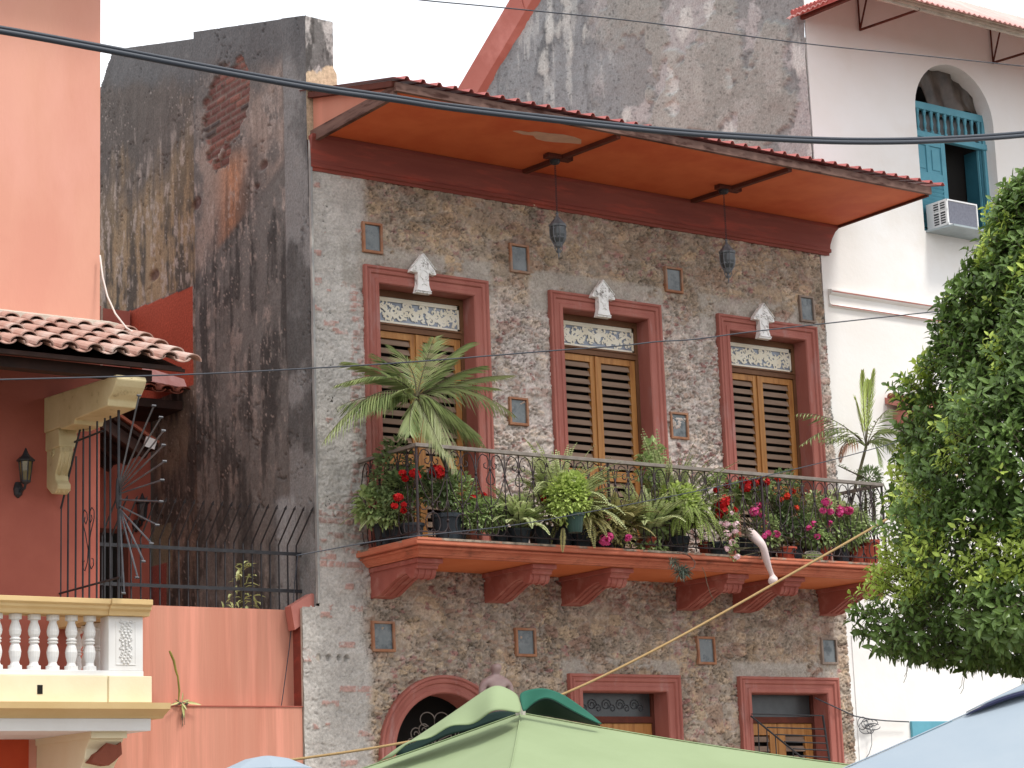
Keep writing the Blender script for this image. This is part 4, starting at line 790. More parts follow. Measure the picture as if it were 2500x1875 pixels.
# cream corbel holding the roof beam
b = MB(); cx0, cx1 = -2.92, -2.62
b.prism([(.2, 5.98), (-1.42, 5.90), (-1.44, 5.86), (-1.40, 5.80), (-1.33, 5.74), (-1.26, 5.70), (-1.24, 5.64), (-.52, 5.64), (-.50, 5.60), (-.20, 5.60), (-.18, 5.63), (.2, 5.63)], 'x', cx0, cx1)
cx1 = -2.70; b.prism([(.2, 5.63), (-.10, 5.63), (-.13, 5.56), (-.13, 5.45), (.2, 5.45)], 'x', cx0+.015, cx1-.015)
cx1 = -2.722; b.prism([(.2, 5.46), (-.12, 5.46), (-.13, 5.40), (-.07, 5.28), (-.01, 5.20), (-.02, 5.14), (-.07, 5.10), (-.07, 5.05), (0, 5.01), (.08, 5.02), (.2, 5.10)], 'x', cx0+.03, cx1-.03)
cx1 = -2.62; o = b.build('roof_corbel', M['stonecream'], LB, bevel=.012)
b = MB()
for s in (cx0+.028,): b.tube([(s-.002, .06+q[0], 5.42+q[1]) for q in spiral(0, 0, .06, 1.4, math.pi/2, 1)], .008, 5)
for xx in (cx0+.06, -2.79): b.tube([(xx, -.135, 5.44), (xx, -.085, 5.28), (xx, -.028, 5.19)], .007, 5)
for i in range(9): b.lathe((-2.83, -.137+i*.011, 5.41-i*.024), [(.001, -.006), (.008, 0), (.001, .006)], 6)
for i in range(7): b.lathe((cx0+.05+i*.033, -1.36, 5.79), [(.001, -.035), (.015, 0), (.001, .035)], 6)
b.tube([(cx0+.04, -1.37, 5.84), ((cx0+cx1)/2, -1.43, 5.88), (cx1-.04, -1.37, 5.84)], .012, 6)
for i in range(3): b.lathe((cx0+.06+i*.045, -.03, 5.05), [(.001, -.035), (.03, 0), (.001, .035)], 8)
b.build('corbel_carving', M['stonecream'], LB, smooth=True)
# balcony with balustrade
BB = empty('balustrade_balcony', None, None); BB.parent = LB
fx = -2.50; fy = -1.10
b = MB()
b.prism([(.2, 3.735), (fy-.03, 3.735), (fy-.03, 3.755), (fy-.05, 3.775), (fy-.05, 3.80), (fy-.09, 3.82), (fy-.09, 3.88), (fy+.12, 3.885), (fy+.12, 3.74), (.2, 3.74)], 'x', -9, -2.86) if 0 else None
b.prism([(fy-.03, 3.735), (fy-.04, 3.77), (fy-.07, 3.79), (fy-.07, 3.815), (fy-.10, 3.83), (fy-.10, 3.875), (fy+.22, 3.88), (fy+.22, 3.735)], 'x', -9, -2.86)
b.prism([(fy-.05, 3.733), (fy-.06, 3.77), (fy-.09, 3.79), (fy-.09, 3.815), (fy-.12, 3.83), (fy-.12, 3.878), (fy+.24, 3.883), (fy+.24, 3.733)], 'x', -2.859, fx+.045)
b.box(-2.80, fx+.02, fy+.241, .2, 3.74, 3.88); b.build('top_rail', M['ochre'], BB, bevel=.004)
b = MB(); b.box(-2.84, fx, fy, fy+.18, 3.24, 3.732)
b.frame([(-2.76, 3.30), (-2.76, 3.68), (-2.58, 3.68), (-2.58, 3.30)], [(0, fy), (0, fy-.006), (.01, fy-.006), (.01, fy)], closed=True); b.build('pedestal', M['white'], BB, bevel=.004)
b = MB(); r = random.Random(9)
for k_ in range(5):
    zc = 3.335+k_*.078
    for j in range(6):
        a = j*math.pi/3+k_*.3; b.lathe((-2.67+.038*math.cos(a), fy-.006, zc+.028*math.sin(a)), [(.001, -.016), (.014, 0), (.001, .016)], 6)
    b.lathe((-2.67, fy-.01, zc), [(.001, -.01), (.012, 0), (.001, .01)], 6)
    for s in (-1, 1): b.tube([(-2.67+s*.055+q[0], fy-.005, zc+.035+q[1]) for q in spiral(0, 0, .018, 1, math.pi/2, s, 8)], .005, 4)
b.build('pedestal_carving', M['white'], BB, smooth=True)
bal_prof = [(.062, 0), (.062, .04), (.045, .045), (.036, .07), (.050, .12), (.056, .165), (.046, .21), (.034, .235), (.048, .245), (.048, .255), (.034, .262), (.048, .27), (.048, .28), (.036, .29), (.050, .315), (.056, .35), (.048, .39), (.033, .43), (.036, .445), (.058, .45), (.058, .495)]
bx = onY(*Z7(570, 900), fy+.08)[0]
for i in range(16):
    b = MB(); b.lathe((bx-i*.178, fy+.09, 3.238), bal_prof, 14); b.build('baluster', M['white'], BB, smooth=False)
for i in range(4):
    b = MB(); b.lathe((-2.64, fy+.42+i*.24, 3.238), bal_prof, 12); b.build('baluster', M['white'], BB)
b = MB(); b.box(-9, fx+.0, fy-.012, fy+.2, 3.19, 3.238); b.box(-2.78, fx, fy+.2, .2, 3.19, 3.238); b.build('baluster_plinth', M['white'], BB, bevel=.004)
b = MB(); b.box(-9, -2.865, fy-.04, .19, 2.95, 3.188); b.box(-2.863, fx+.06, fy-.06, .19, 2.95, 3.188); b.build('balcony_band', M['cream'], BB, bevel=.006)
b = MB(); b.box(-3.54, -3.49, fy-.044, fy-.035, 3.02, 3.10); b.build('weep_hole', M['dark'], BB)
b = MB(); b.prism([(.2, 2.81), (fy-.04, 2.81), (fy-.06, 2.83), (fy-.14, 2.865), (fy-.19, 2.885), (fy-.20, 2.94), (fy-.06, 2.948), (.2, 2.948)], 'x', -9, fx+.18); b.build('balcony_moulding', M['ochre'], BB)
b = MB(); b.prism([(.2, 2.70), (fy-.03, 2.70), (fy-.035, 2.808), (.2, 2.808)], 'x', -9, fx+.06); b.build('balcony_cavetto', M['white'], BB)
b = MB(); b.prism([(.2, 2.699), (fy+.1, 2.699), (fy+.12, 2.62), (fy+.2, 2.55), (fy+.22, 2.46), (fy+.30, 2.40), (fy+.36, 2.28), (-.3, 2.1), (.2, 1.9)], 'x', -2.97, -2.64); b.build('lower_corbel', M['cream'], BB, bevel=.01)
b = MB(); b.box(-2.98, -2.63, fy+.06, .2, 2.64, 2.70); b.build('lower_corbel_cap', M['cream'], BB)
b = MB(); b.prism([(-2.95, 2.43), (-2.91, 2.50), (-2.86, 2.53), (-2.80, 2.60), (-2.70, 2.58), (-2.66, 2.61), (-2.65, 2.5), (-2.72, 2.44), (-2.78, 2.40)], 'y', fy+.12, fy+.30); b.build('broken_render_patch', M['tiledk'], BB)
# lean-to roofs on the terrace
LT = empty('terrace_lean_to', None, None); LT.parent = TR
tile_roof(LT, -1.2, -.06, 3.75, 7.0, 2.85, 6.72, .24, 2, M['tiledk'], seed=4, name='lean_to_tiles')
b = MB(); b.add([tuple(onY(*Z4(900, 765), 3.2)), tuple(onY(*Z4(1195, 858), 2.95)), tuple(onY(*Z4(1180, 905), 2.9)), tuple(onY(*Z4(900, 850), 2.95))], [(0, 1, 2, 3)]); o = b.build('metal_flashing', M['sheetw'], LT); sm = o.modifiers.new('s', 'SOLIDIFY'); sm.thickness = .01
b = MB(); b.box(-1.2, -.03, 2.95, 3.79, 6.60, 6.70); b.build('lean_to_rafters', M['darkwood'], LT)
e0, e1 = onY(*ZE(400, 40), 2.6), onY(*ZE(860, 365), 2.6)
b = MB(); d0 = V(e1)-V(e0); b.obox(((e0[0]+e1[0])/2, 3.1, (e0[2]+e1[2])/2-.08), d0, (0, 1, 0), d0.cross(V((0, 1, 0))), d0.length/2, .55, .02); 
for yy in (2.62, 3.1, 3.55): b.obox(((e0[0]+e1[0])/2-.05, yy, (e0[2]+e1[2])/2-.17), d0, (0, 1, 0), d0.cross(V((0, 1, 0))), d0.length/2-.05, .03, .06)
b.build('side_eave', M['darkwood'], LT)
b = MB(); b.bar((e0[0], 2.56, e0[2]-.02), (e1[0], 2.56, e1[2]-.02), .1, .03); b.bar((e0[0], 2.7, e0[2]+.015), (e1[0]-.12, 2.7, e1[2]+.08), .12, .03); b.build('eave_tiles', M['tiledk'], LT)
FL = empty('floodlight', 'small white floodlight under the dark terrace eave', 'floodlight'); q = onY(*ZE(820, 372), 2.5)
b = MB(); b.obox(q, (1, 0, -.25), (.2, 1, .3), (.25, -.2, 1), .065, .02, .055); b.build('lamp_face', M['acw'], FL); b = MB(); b.obox((q[0], q[1]+.05, q[2]+.01), (1, 0, -.25), (.2, 1, .3), (.25, -.2, 1), .05, .03, .045); b.tube([(q[0], q[1]+.05, q[2]), (q[0]-.05, q[1]+.1, q[2]+.12)], .01, 5); b.build('lamp_housing', M['iron'], FL)
# ---------------------------------------------------------------- iron fence on the terrace
FN = empty('iron_fence', 'black iron fence with outward bent spiked bars on the terrace wall', 'fence')
nb = 22
for i in range(nb):
    x = -2.26+i*(2.26-.08)/(nb-1); b = MB(); b.tube([(x, .30, 4.0), (x, .30, 4.68), (x, -.03, 5.0)], .009, 5); t_ = V((0, -.33, .32)).normalized()*.05; b.tube([(x, -.03, 5.0), (x, -.03+t_.y, 5.0+t_.z)], [.016, .002], 5); b.build('bar', M['iron'], FN)
for z in (4.59, 4.205):
    b = MB(); b.bar((-2.33, .278, z), (-.03, .278, z), .012, .035); b.build('rail', M['iron'], FN)
# grille with the fan of spikes at the end of the left balcony
GR = empty('balcony_grille', 'iron side grille of the balcony with a heart scroll', 'grille'); gx = -2.738
ys_ = [onX(*ZE(x, 1000), gx)[1] for x in (150, 204, 262, 316, 365, 420, 478, 520)]
for i, yy in enumerate(ys_):
    top_ = [4.93, 5.12, 5.36, 5.6, 5.62, 5.62, 5.62, 5.62][i]; b = MB(); b.tube([(gx, yy, 3.885), (gx, yy, top_)], .010, 5); b.build('bar', M['iron'], GR)
for a_, c_ in (((gx-.012, .17, 4.90), (gx-.012, -.30, 5.66)), ((gx-.012, -.14, 5.50), (gx-.012, -.78, 5.50)), ((gx-.012, .19, 4.08), (gx-.012, -1.15, 4.08))): b = MB(); b.tube([a_, c_], .011, 5); b.build('cross_rail', M['iron'], GR)
hy = ys_[4]; b = MB()
for s in (-1, 1):
    b.tube([(gx-.014, hy, 4.42), (gx-.014, hy+s*.06, 4.58), (gx-.014, hy+s*.13, 4.70), (gx-.014, hy+s*.13, 4.77), (gx-.014, hy+s*.08, 4.81), (gx-.014, hy+s*.03, 4.77), (gx-.014, hy+s*.02, 4.71), (gx-.014, hy+s*.05, 4.67), (gx-.014, hy+s*.085, 4.70), (gx-.014, hy+s*.07, 4.74)], .005, 5)
    b.tube([(gx-.014, hy, 4.42), (gx-.014, hy+s*.02, 4.30), (gx-.014, hy+s*.07, 4.23), (gx-.014, hy+s*.12, 4.26), (gx-.014, hy+s*.115, 4.32), (gx-.014, hy+s*.08, 4.325)], .005, 5)
b.build('heart_scroll', M['iron'], GR, smooth=True)
SF = empty('spike_fan', 'fan of grey iron rods radiating from the grille end post', 'spike fan'); hz = 4.86; hyf = -1.09
b = MB(); b.tube([(gx, hyf, 3.885), (gx, hyf, 5.66)], .013, 6); b.build('post', M['iron'], SF)
b = MB(); b.lathe((gx, hyf, hz-.14), [(.02, 0), (.028, .06), (.028, .2), (.02, .28)], 8); b.build('hub', M['iron'], SF)
for k_, (dy, dz) in enumerate([(-.43, .84), (-.73, .69), (-.87, .56), (-.92, .43), (-.92, .30), (-.94, .15), (-.89, -.01), (-.87, -.20), (-.79, -.40), (-.67, -.55), (-.51, -.69), (-.38, -.82), (-.1, -.93)]):
    b = MB(); st_ = (.06, -.14)[dz < 0]; b.tube([(gx+.01*k_/13, hyf, hz+st_*min(1, abs(dz)*2)), (gx+.01*k_/13, hyf+dy, hz+dz)], .0085, 5); b.tube([(gx-.02, hyf+dy, hz+dz), (gx+.02, hyf+dy, hz+dz)], .011, 5); b.build('rod', M['spike'], SF)
# ================================================================ LANTERNS
def hanging(x, y, lab):
    o = empty('hanging_lantern', lab, 'lantern', 'lanterns hanging from the canopy'); o.location = (x, y, 0)
    b = MB(); r = random.Random(2)
    b.lathe((0, 0, 8.95), [(.045, 0), (.06, .02), (.06, .045)], 10); z = 8.95; i = 0
    while z > 8.37:
        ang = (i % 2)*math.pi/2; b.tube([(math.cos(ang)*.011*math.cos(a), math.sin(ang)*.011*math.cos(a), z-.012+.017*math.sin(a)) for a in np.linspace(0, 6.283, 9)], .0028, 4, cap=False); z -= .026; i += 1
    b.build('chain', M['iron'], o)
    b = MB(); b.lathe((0, 0, 8.24), [(.10, -.02), (.105, 0), (.085, .02), (.045, .07), (.018, .10), (.012, .13), (.02, .14), (.006, .16)], 8); b.build('cap', M['lantern'], o)
    b = MB(); b.lathe((0, 0, 8.04), [(.055, 0), (.08, .04), (.092, .09), (.092, .14), (.086, .18)], 12); b.build('glass_body', M['glassdk'], o)
    b = MB()
    for k_ in range(8):
        a = 2*math.pi*(k_+.5)/8; b.tube([(.056*math.cos(a), .056*math.sin(a), 8.035), (.088*math.cos(a), .088*math.sin(a), 8.10), (.093*math.cos(a), .093*math.sin(a), 8.17), (.09*math.cos(a), .09*math.sin(a), 8.225)], .006, 4)
    for zz_, rr in ((8.1, .089), (8.2, .093)): b.lathe((0, 0, zz_), [(rr, -.006), (rr, .006)], 8)
    b.lathe((0, 0, 7.87), [(.003, 0), (.010, .03), (.006, .05), (.022, .08), (.012, .11), (.04, .13), (.062, .165), (.055, .175)], 8)
    for k_ in range(4): a = k_*math.pi/2; b.tube([(.05*math.cos(a), .05*math.sin(a), 8.03), (.06*math.cos(a), .06*math.sin(a), 7.98), (.02*math.cos(a), .02*math.sin(a), 7.93)], .005, 4)
    b.build('cage', M['lantern'], o); return o
hanging(2.71, -.72, 'pewter lantern on a chain between the left and middle balcony doors'); hanging(5.15, -.74, 'pewter lantern on a chain nearest the white building')
def wall_lantern(x, y, z, lab, s=1.):
    o = empty('wall_lantern', lab, 'wall lantern'); o.location = (x, y, z); o.scale = (s, s, s)
    b = MB(); b.lathe((0, 0, 0), [(.04, -.10), (.055, -.01), (.06, .08), (.055, .085)], 6); b.build('glass', M['amber'] if s > .97 else M['glassdk'], o)
    b = MB(); b.lathe((0, 0, .085), [(.085, 0), (.09, .012), (.04, .055), (.025, .08), (.006, .13)], 6)
    for k_ in range(6): a = 2*math.pi*(k_+.5)/6; b.tube([(.043*math.cos(a), .043*math.sin(a), -.11), (.064*math.cos(a), .064*math.sin(a), .09)], .007, 4)
    b.lathe((0, 0, -.135), [(.02, 0), (.05, .02), (.05, .035)], 6); b.build('cage', M['iron'], o)
    b = MB(); b.tube([(0, .0, -.13), (0, .02, -.17), (-.01, .07, -.19), (-.02, .14, -.15)], .014, 6); b.lathe((-.02, .13, -.22), [(.01, -.03), (.04, 0), (.05, .06), (.03, .12)], 8); b.build('bracket', M['iron'], o); return o
q = onY(*Z4(162, 1420), .05); wall_lantern(q[0], .05, q[2], 'black wall lantern with amber glass under the balcony roof')
q = onY(*ZE(760, 880), 3.64); wall_lantern(q[0], 3.64, q[2], 'black wall lantern behind the terrace fence', .95)
# ================================================================ CABLES
def wire(name, pts, Y, r, m, lab, cat, n=6, seg=6, off=None):
    P = [V(onY(x, y, Y)) for x, y in pts]; out = []
    for i in range(len(P)-1):
        p0, p1, p2, p3 = P[max(i-1, 0)], P[i], P[i+1], P[min(i+2, len(P)-1)]
        for k_ in range(seg):
            t = k_/seg; out.append(.5*((2*p1)+(-p0+p2)*t+(2*p0-5*p1+4*p2-p3)*t*t+(-p0+3*p1-3*p2+p3)*t**3))
    out.append(P[-1]); b = MB(); b.tube(out, r, n)
    if off: b.tube([p+V(off) for p in out], r*.8, n)
    return b.build(name, m, smooth=True, label=lab, cat=cat)
k = 2500/2212
wire('power_cable', [(-200*k, 38*k), (0, 68*k), (213*k, 106*k), (440*k, 149*k), (670*k, 190*k), (850*k, 216*k), (1000*k, 238*k), (1300*k, 272*k), (1500*k, 291*k), (1740*k, 305*k), (1900*k, 308*k), (2050*k, 304*k), (2212*k, 293*k), (2400*k, 272*k)], -6, .021, M['cable'], 'thick black twin cable sagging across the canopy', 'cable', 8, off=(0, .02, .036))
wire('thin_wire', [(-100*k, 821*k), (0, 820*k), (400*k, 809*k), (680*k, 795*k), (900*k, 781*k), (1200*k, 757*k), (1340*k, 747*k), (1420*k, 738*k), (1500*k, 733*k), (1620*k, 717*k), (1800*k, 697*k), (2040*k, 671*k), (2200*k, 655*k)], -4, .0065, M['wire'], 'thin grey wire crossing in front of the potted palm', 'wire')
wire('thin_wire', [(820*k, -14*k), (910*k, 0), (1100*k, 18*k), (1400*k, 49*k), (1730*k, 93*k), (2000*k, 121*k), (2212*k, 143*k), (2300*k, 152*k)], -4, .006, M['wire'], 'thin grey wire high across the grey gable wall', 'wire')
wire('thin_wire', [(640*k, 1200*k), (700*k, 1189*k), (840*k, 1165*k), (1090*k, 1137*k), (1250*k, 1110*k), (1500*k, 1062*k), (1680*k, 1022*k), (1830*k, 985*k), (1990*k, 940*k)], -1.6, .006, M['wire'], 'thin dark wire running through the balcony plants', 'wire')
wire('rope', [(560*k, 1648*k), (640*k, 1640*k), (840*k, 1610*k), (1000*k, 1575*k), (1222*k, 1497*k), (1450*k, 1385*k), (1700*k, 1245*k), (1905*k, 1128*k), (2100*k, 1010*k)], -3, .013, M['ropem'], 'tan rope slanting from the tree to behind the green parasol', 'rope')
def wire3(name, pts, r, m, lab, cat):
    b = MB(); b.tube(pts, r, 5); return b.build(name, m, smooth=True, label=lab, cat=cat)
wp = [(632, 60), (650, 200), (680, 320), (730, 430), (800, 520), (850, 550), (872, 575), (862, 600)]
wire3('white_cable', [tuple(onY(*Z4(x, y), Y_)) for (x, y), Y_ in zip(wp, (.15, .1, .0, -.1, -.25, -.35, -.42, -.45))], .010, M['whitewire'], 'white cable hanging down onto the tiled roof', 'cable')
tg = [(880, 1215), (1000, 1270), (1130, 1330), (1230, 1350), (1330, 1360), (1475, 1367)]
wire3('tangled_cable', [tuple(onY(*ZR(x, y), -.1)) for x, y in tg], .008, M['wire'], 'straight grey cable from the lower door to the teal panel', 'cable')
b = MB(); r = random.Random(5)
for q in range(6):
    cx_, cy_ = 1190+r.uniform(-30, 40), 1385+r.uniform(-20, 30); rx_, ry_ = r.uniform(22, 50), r.uniform(18, 42)
    b.tube([tuple(onY(*ZR(cx_+rx_*math.cos(a)+(20 if q else 0), cy_+ry_*math.sin(a)), -.1+.01*q)) for a in np.linspace(0, 5+q*.3, 20)], .005, 4)
b.tube([tuple(onY(*ZR(x, y), -.08)) for x, y in ((1215, 1370), (1238, 1440), (1240, 1510), (1222, 1570), (1200, 1600))], .005, 4); b.build('cable_coil', M['wire'], smooth=True, label='loose coil of grey cable on the white wall corner', cat='cable')
wire3('dangling_wire', [tuple(onY(*Z7(x, y), .15)) for x, y in ((1885, 310), (1865, 480), (1850, 700), (1830, 900), (1790, 1200), (1750, 1450), (1720, 1650))], .005, M['wire'], 'thin wire hanging down the streaked salmon wall', 'wire')
# ================================================================ PARASOLS
def parasol(apex, half, drop, m, rot, tilt, lab, cap=None):
    o = empty('parasol', lab, 'parasol'); o.location = apex; o.rotation_euler = tilt+(rot,)
    b = MB(); n_ = 24; vs = []; fs = []
    def h(u, v):
        a = max(abs(u), abs(v)); m1 = min(abs(u), abs(v))
        return -drop*a-.05*a*(1-a)*4*.5-.08*a*(1-(m1/(a+1e-6))**2)*.6*0-.045*a*(1-m1/(a+1e-6))*(1)
    for i in range(n_+1):
        for j in range(n_+1):
            u, v = i/n_*2-1, j/n_*2-1; vs.append((u*half, v*half, h(u, v)))
    for i in range(n_):
        for j in range(n_):
            a = i*(n_+1)+j; q = (a, a+n_+1, a+n_+2, a+1)
            fs.append(q if (i < n_/2) == (j < n_/2) else (q[1], q[2], q[3], q[0]))
    fs2 = []
    for q, in zip(fs): fs2 += [(q[0], q[1], q[2]), (q[0], q[2], q[3])]
    b.add(vs, fs2); c = b.build('canopy', m, o, smooth=False); sm = c.modifiers.new('s', 'SOLIDIFY'); sm.thickness = .004
    b = MB()
    for s, t in ((1, 1), (1, -1), (-1, 1), (-1, -1)): b.tube([(s*half*q, t*half*q, h(q, q)+.004) for q in np.linspace(.01, 1, 14)], .003, 4)
    b.build('seam', m, o)
    b = MB(); 
    for s, t in ((1, 1), (1, -1), (-1, 1), (-1, -1)): b.tube([(0, 0, -.08), (s*half*.98, t*half*.98, h(.98, .98)-.025)], .010, 5)
    b.build('ribs', M['pole'], o)
    b = MB(); b.tube([(0, 0, .05), (0, 0, -apex[2])], .024, 10); b.lathe((0, 0, -apex[2]), [(.3, 0), (.3, .06), (.05, .1)], 16); b.build('pole', M['pole'], o); return o
def at_dist(x, y, d): q = ray(x, y); q = q/np.linalg.norm(q); return CAM+q*d
gpx = at_dist(1271, 1742, 10.5); P_ = V(gpx); look = V((CF[0], CF[1], 0)).normalized(); az = math.atan2(look.y, look.x)
gpar = parasol(tuple(gpx), 1.55, .50, M['green'], az+math.radians(45-3), (0, 0), 'pale green parasol whose vent flap is blown open')
# tilt the whole parasol 2.5 degrees about the viewing axis
def tilt_about(o, axis, deg): 
    o.rotation_mode = 'QUATERNION'; from mathutils import Quaternion
    o.rotation_quaternion = Quaternion(axis, math.radians(deg)) @ Matrix.Rotation(az+math.radians(45-3), 3, 'Z').to_quaternion()
tilt_about(gpar, look, -2.5)
# vent flap, real cloth above the canopy
rt = look.cross(V((0, 0, 1))).normalized()
def gp3(x, y, toward): q = Z8(x, y); return tuple(at_dist(q[0], q[1], 10.5-toward))
def cloth(name, rows, m, parent, th=.004):
    b = MB(); n_ = len(rows[0]); vs = [p for rw in rows for p in rw]; b.add(vs, [(i*n_+j, i*n_+j+1, (i+1)*n_+j+1, (i+1)*n_+j) for i in range(len(rows)-1) for j in range(n_-1)])
    o = b.build(name, m, None, smooth=True); o.modifiers.new('u', 'SUBSURF').levels = 2; o.modifiers['u'].render_levels = 2
    s = o.modifiers.new('s', 'SOLIDIFY'); s.thickness = th; bpy.context.view_layer.update(); o.parent = parent; o.matrix_parent_inverse = parent.matrix_world.inverted(); return o
bpy.context.view_layer.update()
top = [(1330, 1190), (1262, 1150), (1190, 1125), (1100, 1180), (1000, 1252), (850, 1355), (700, 1455), (560, 1545), (430, 1632)]
bot = [(1362, 1312), (1300, 1300), (1180, 1275), (1110, 1340), (1030, 1395), (900, 1368), (790, 1480), (640, 1475), (545, 1590)]
tw_t = [.10, .12, .14, .12, .11, .10, .09, .08, .06]; tw_b = [.30, .34, .40, .36, .30, .34, .27, .30, .24]
rows = [[gp3(t[0]*(1-f_)+q[0]*f_, t[1]*(1-f_)+q[1]*f_-14*math.sin(f_*math.pi), a*(1-f_)+c*f_) for t, q, a, c in zip(top, bot, tw_t, tw_b)] for f_ in (0, .33, .66, 1)]
cloth('vent_flap', rows, M['green'], gpar)
top = [(1335, 1185), (1420, 1160), (1500, 1150), (1600, 1185), (1690, 1240), (1780, 1310), (1865, 1382)]
bot = [(1365, 1312), (1385, 1290), (1440, 1240), (1520, 1200), (1620, 1265), (1740, 1330), (1852, 1384)]
rows = [[gp3(t[0]*(1-f_)+q[0]*f_, t[1]*(1-f_)+q[1]*f_, .10+(.10 if j < 1 else .03)*f_) for j, (t, q) in enumerate(zip(top, bot))] for f_ in (0, .5, 1)]
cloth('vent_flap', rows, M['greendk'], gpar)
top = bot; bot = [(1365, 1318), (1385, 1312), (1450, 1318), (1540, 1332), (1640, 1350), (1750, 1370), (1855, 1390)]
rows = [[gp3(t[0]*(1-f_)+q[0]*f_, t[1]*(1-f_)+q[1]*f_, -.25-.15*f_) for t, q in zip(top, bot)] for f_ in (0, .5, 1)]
dk = mat('shaded_inner_canvas', rgb(22, 48, 42), rgb(18, 40, 36), 2, .85, .1, 300); cloth('vent_underside_shade', rows, dk, gpar)  # near-black sheet: shade beneath the flap put into its colour
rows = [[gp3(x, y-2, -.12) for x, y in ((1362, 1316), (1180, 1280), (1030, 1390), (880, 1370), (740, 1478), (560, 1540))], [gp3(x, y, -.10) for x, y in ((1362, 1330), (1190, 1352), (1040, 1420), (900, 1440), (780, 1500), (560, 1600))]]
cloth('vent_underside_shade', rows, dk, gpar)  # second dark sheet painting the shaded scalloped underside
bpx = at_dist(2740, 1570, 9.0)
bp = parasol(tuple(bpx), 1.9, 1.0, M['blue'], az+math.radians(45+6), (0, 0), 'large pale blue parasol at the right edge')
b = MB(); c0 = V(bpx)
n_ = 9
vs = []
for i in range(n_):
    t = i/(n_-1); x, y = 2358+(2560-2358)*t, 1738-(1738-1672)*t-10*math.sin(t*3.14); q = V(at_dist(x, y, 8.75)); vs.append(q)
b = MB(); up_ = [V(at_dist(2406+(2560-2406)*i/(n_-1), 1713-(1713-1640)*i/(n_-1), 8.9)) for i in range(n_)]; b.add([tuple(q) for q in vs+up_], [(i, i+1, n_+i+1, n_+i) for i in range(n_-1)]); bpy.context.view_layer.update()
o = b.build('vent_flap', M['blue'], None, smooth=True); o.parent = bp; o.matrix_parent_inverse = bp.matrix_world.inverted(); o.modifiers.new('s', 'SOLIDIFY').thickness = .004
b = MB(); b.tube([tuple(q+V((0, 0, -.012))) for q in vs], [.002, .006, .008, .009, .009, .009, .009, .009, .009], 6); o = b.build('flap_hem', M['bluedk'], None); o.parent = bp; o.matrix_parent_inverse = bp.matrix_world.inverted()
spx = at_dist(652, 1868, 12.5)
sp_o = empty('parasol', 'top of a small whitish blue parasol below the salmon wall', 'parasol'); sp_o.location = tuple(spx)
b = MB(); b.lathe((0, 0, 0), [(1.3, -.52), (.7, -.20), (.45, -.085), (.27, -.03), (.262, -.055), (.25, -.02), (.12, .035), (.03, .05), (.0, .052)], 8); c = b.build('canopy', M['blue'], sp_o)
b = MB(); b.tube([(0, 0, 0), (0, 0, -spx[2])], .022, 8); b.lathe((0, 0, -spx[2]), [(.25, 0), (.25, .05), (.04, .09)], 12); b.build('pole', M['pole'], sp_o)
# ================================================================ MANNEQUINS
def skinned(name, verts, edges, radii, m, parent=None, levels=2, **k):
    me = bpy.data.meshes.new(name); me.from_pydata([tuple(v) for v in verts], edges, []); o = bpy.data.objects.new(name, me); C.collection.objects.link(o)
    s = o.modifiers.new('s', 'SKIN')
    for i, r_ in enumerate(radii):
        rr = r_ if hasattr(r_, '__len__') else (r_, r_); me.skin_vertices[0].data[i].radius = rr
    me.skin_vertices[0].data[0].use_root = True; sb = o.modifiers.new('u', 'SUBSURF'); sb.levels = levels; sb.render_levels = levels
    me.materials.append(m); o.parent = parent; tag(o, **k)
    s.use_smooth_shade = True
    return o
gl = lambda x, y, Y_: tuple(onY(*ZD(x, y), Y_))
legp = [gl(560, 860, -.98), gl(600, 905, -1.12), gl(660, 960, -1.24), gl(705, 1005, -1.28), gl(725, 1070, -1.27), gl(745, 1160, -1.25), gl(772, 1240, -1.22), gl(800, 1310, -1.20), gl(812, 1345, -1.19), gl(822, 1375, -1.22), gl(806, 1398, -1.30)]
skinned('mannequin', legp, [(i, i+1) for i in range(len(legp)-1)], [.058, .064, .056, .046, .044, .044, .034, .026, .036, .058, .052], M['skin'], label='pale mannequin leg dangling bent over the balcony edge', cat='mannequin leg')
gb = lambda x, y, Y_: tuple(onY(*Z8(x, y), Y_))
MAN = empty('mannequin', 'grey brown bald mannequin bust on a bracket above the green parasol', 'mannequin')
Ym = -.55; c = V(gb(1195, 1140, Ym))+V((0, 0, .07)); px = .0019
vsn = [c+V((0, 0, -.38)), c+V((0, 0, -.22)), c+V((0, 0, -.08)), c+V((0, 0, -.005)), c+V((0, 0, .05)), c+V((0, -.008, .085)), c+V((0, -.012, .12)), c+V((0, -.008, .165)), c+V((.10, 0, -.02)), c+V((.165, 0, -.055)), c+V((.185, .0, -.16)), c+V((.19, -.02, -.30)), c+V((-.10, 0, -.02)), c+V((-.165, 0, -.055)), c+V((-.185, 0, -.16)), c+V((-.19, -.02, -.30))]
skinned('body', vsn, [(0, 1), (1, 2), (2, 3), (3, 4), (4, 5), (5, 6), (6, 7), (3, 8), (8, 9), (9, 10), (10, 11), (3, 12), (12, 13), (13, 14), (14, 15)], [(.12, .08), (.11, .08), (.12, .085), (.07, .06), (.034, .036), (.050, .054), (.066, .076), (.046, .056), (.055, .05), (.045, .045), (.036, .036), (.026, .026), (.055, .05), (.045, .045), (.036, .036), (.026, .026)], M['bust'], MAN)
b = MB(); b.lathe((c.x, c.y-.062, c.z+.115), [(.001, -.015), (.007, -.008), (.004, .015)], 6); b.box(c.x-.02, c.x+.02, c.y-.056, c.y-.05, c.z+.083, c.z+.088); b.build('face', M['bust'], MAN)
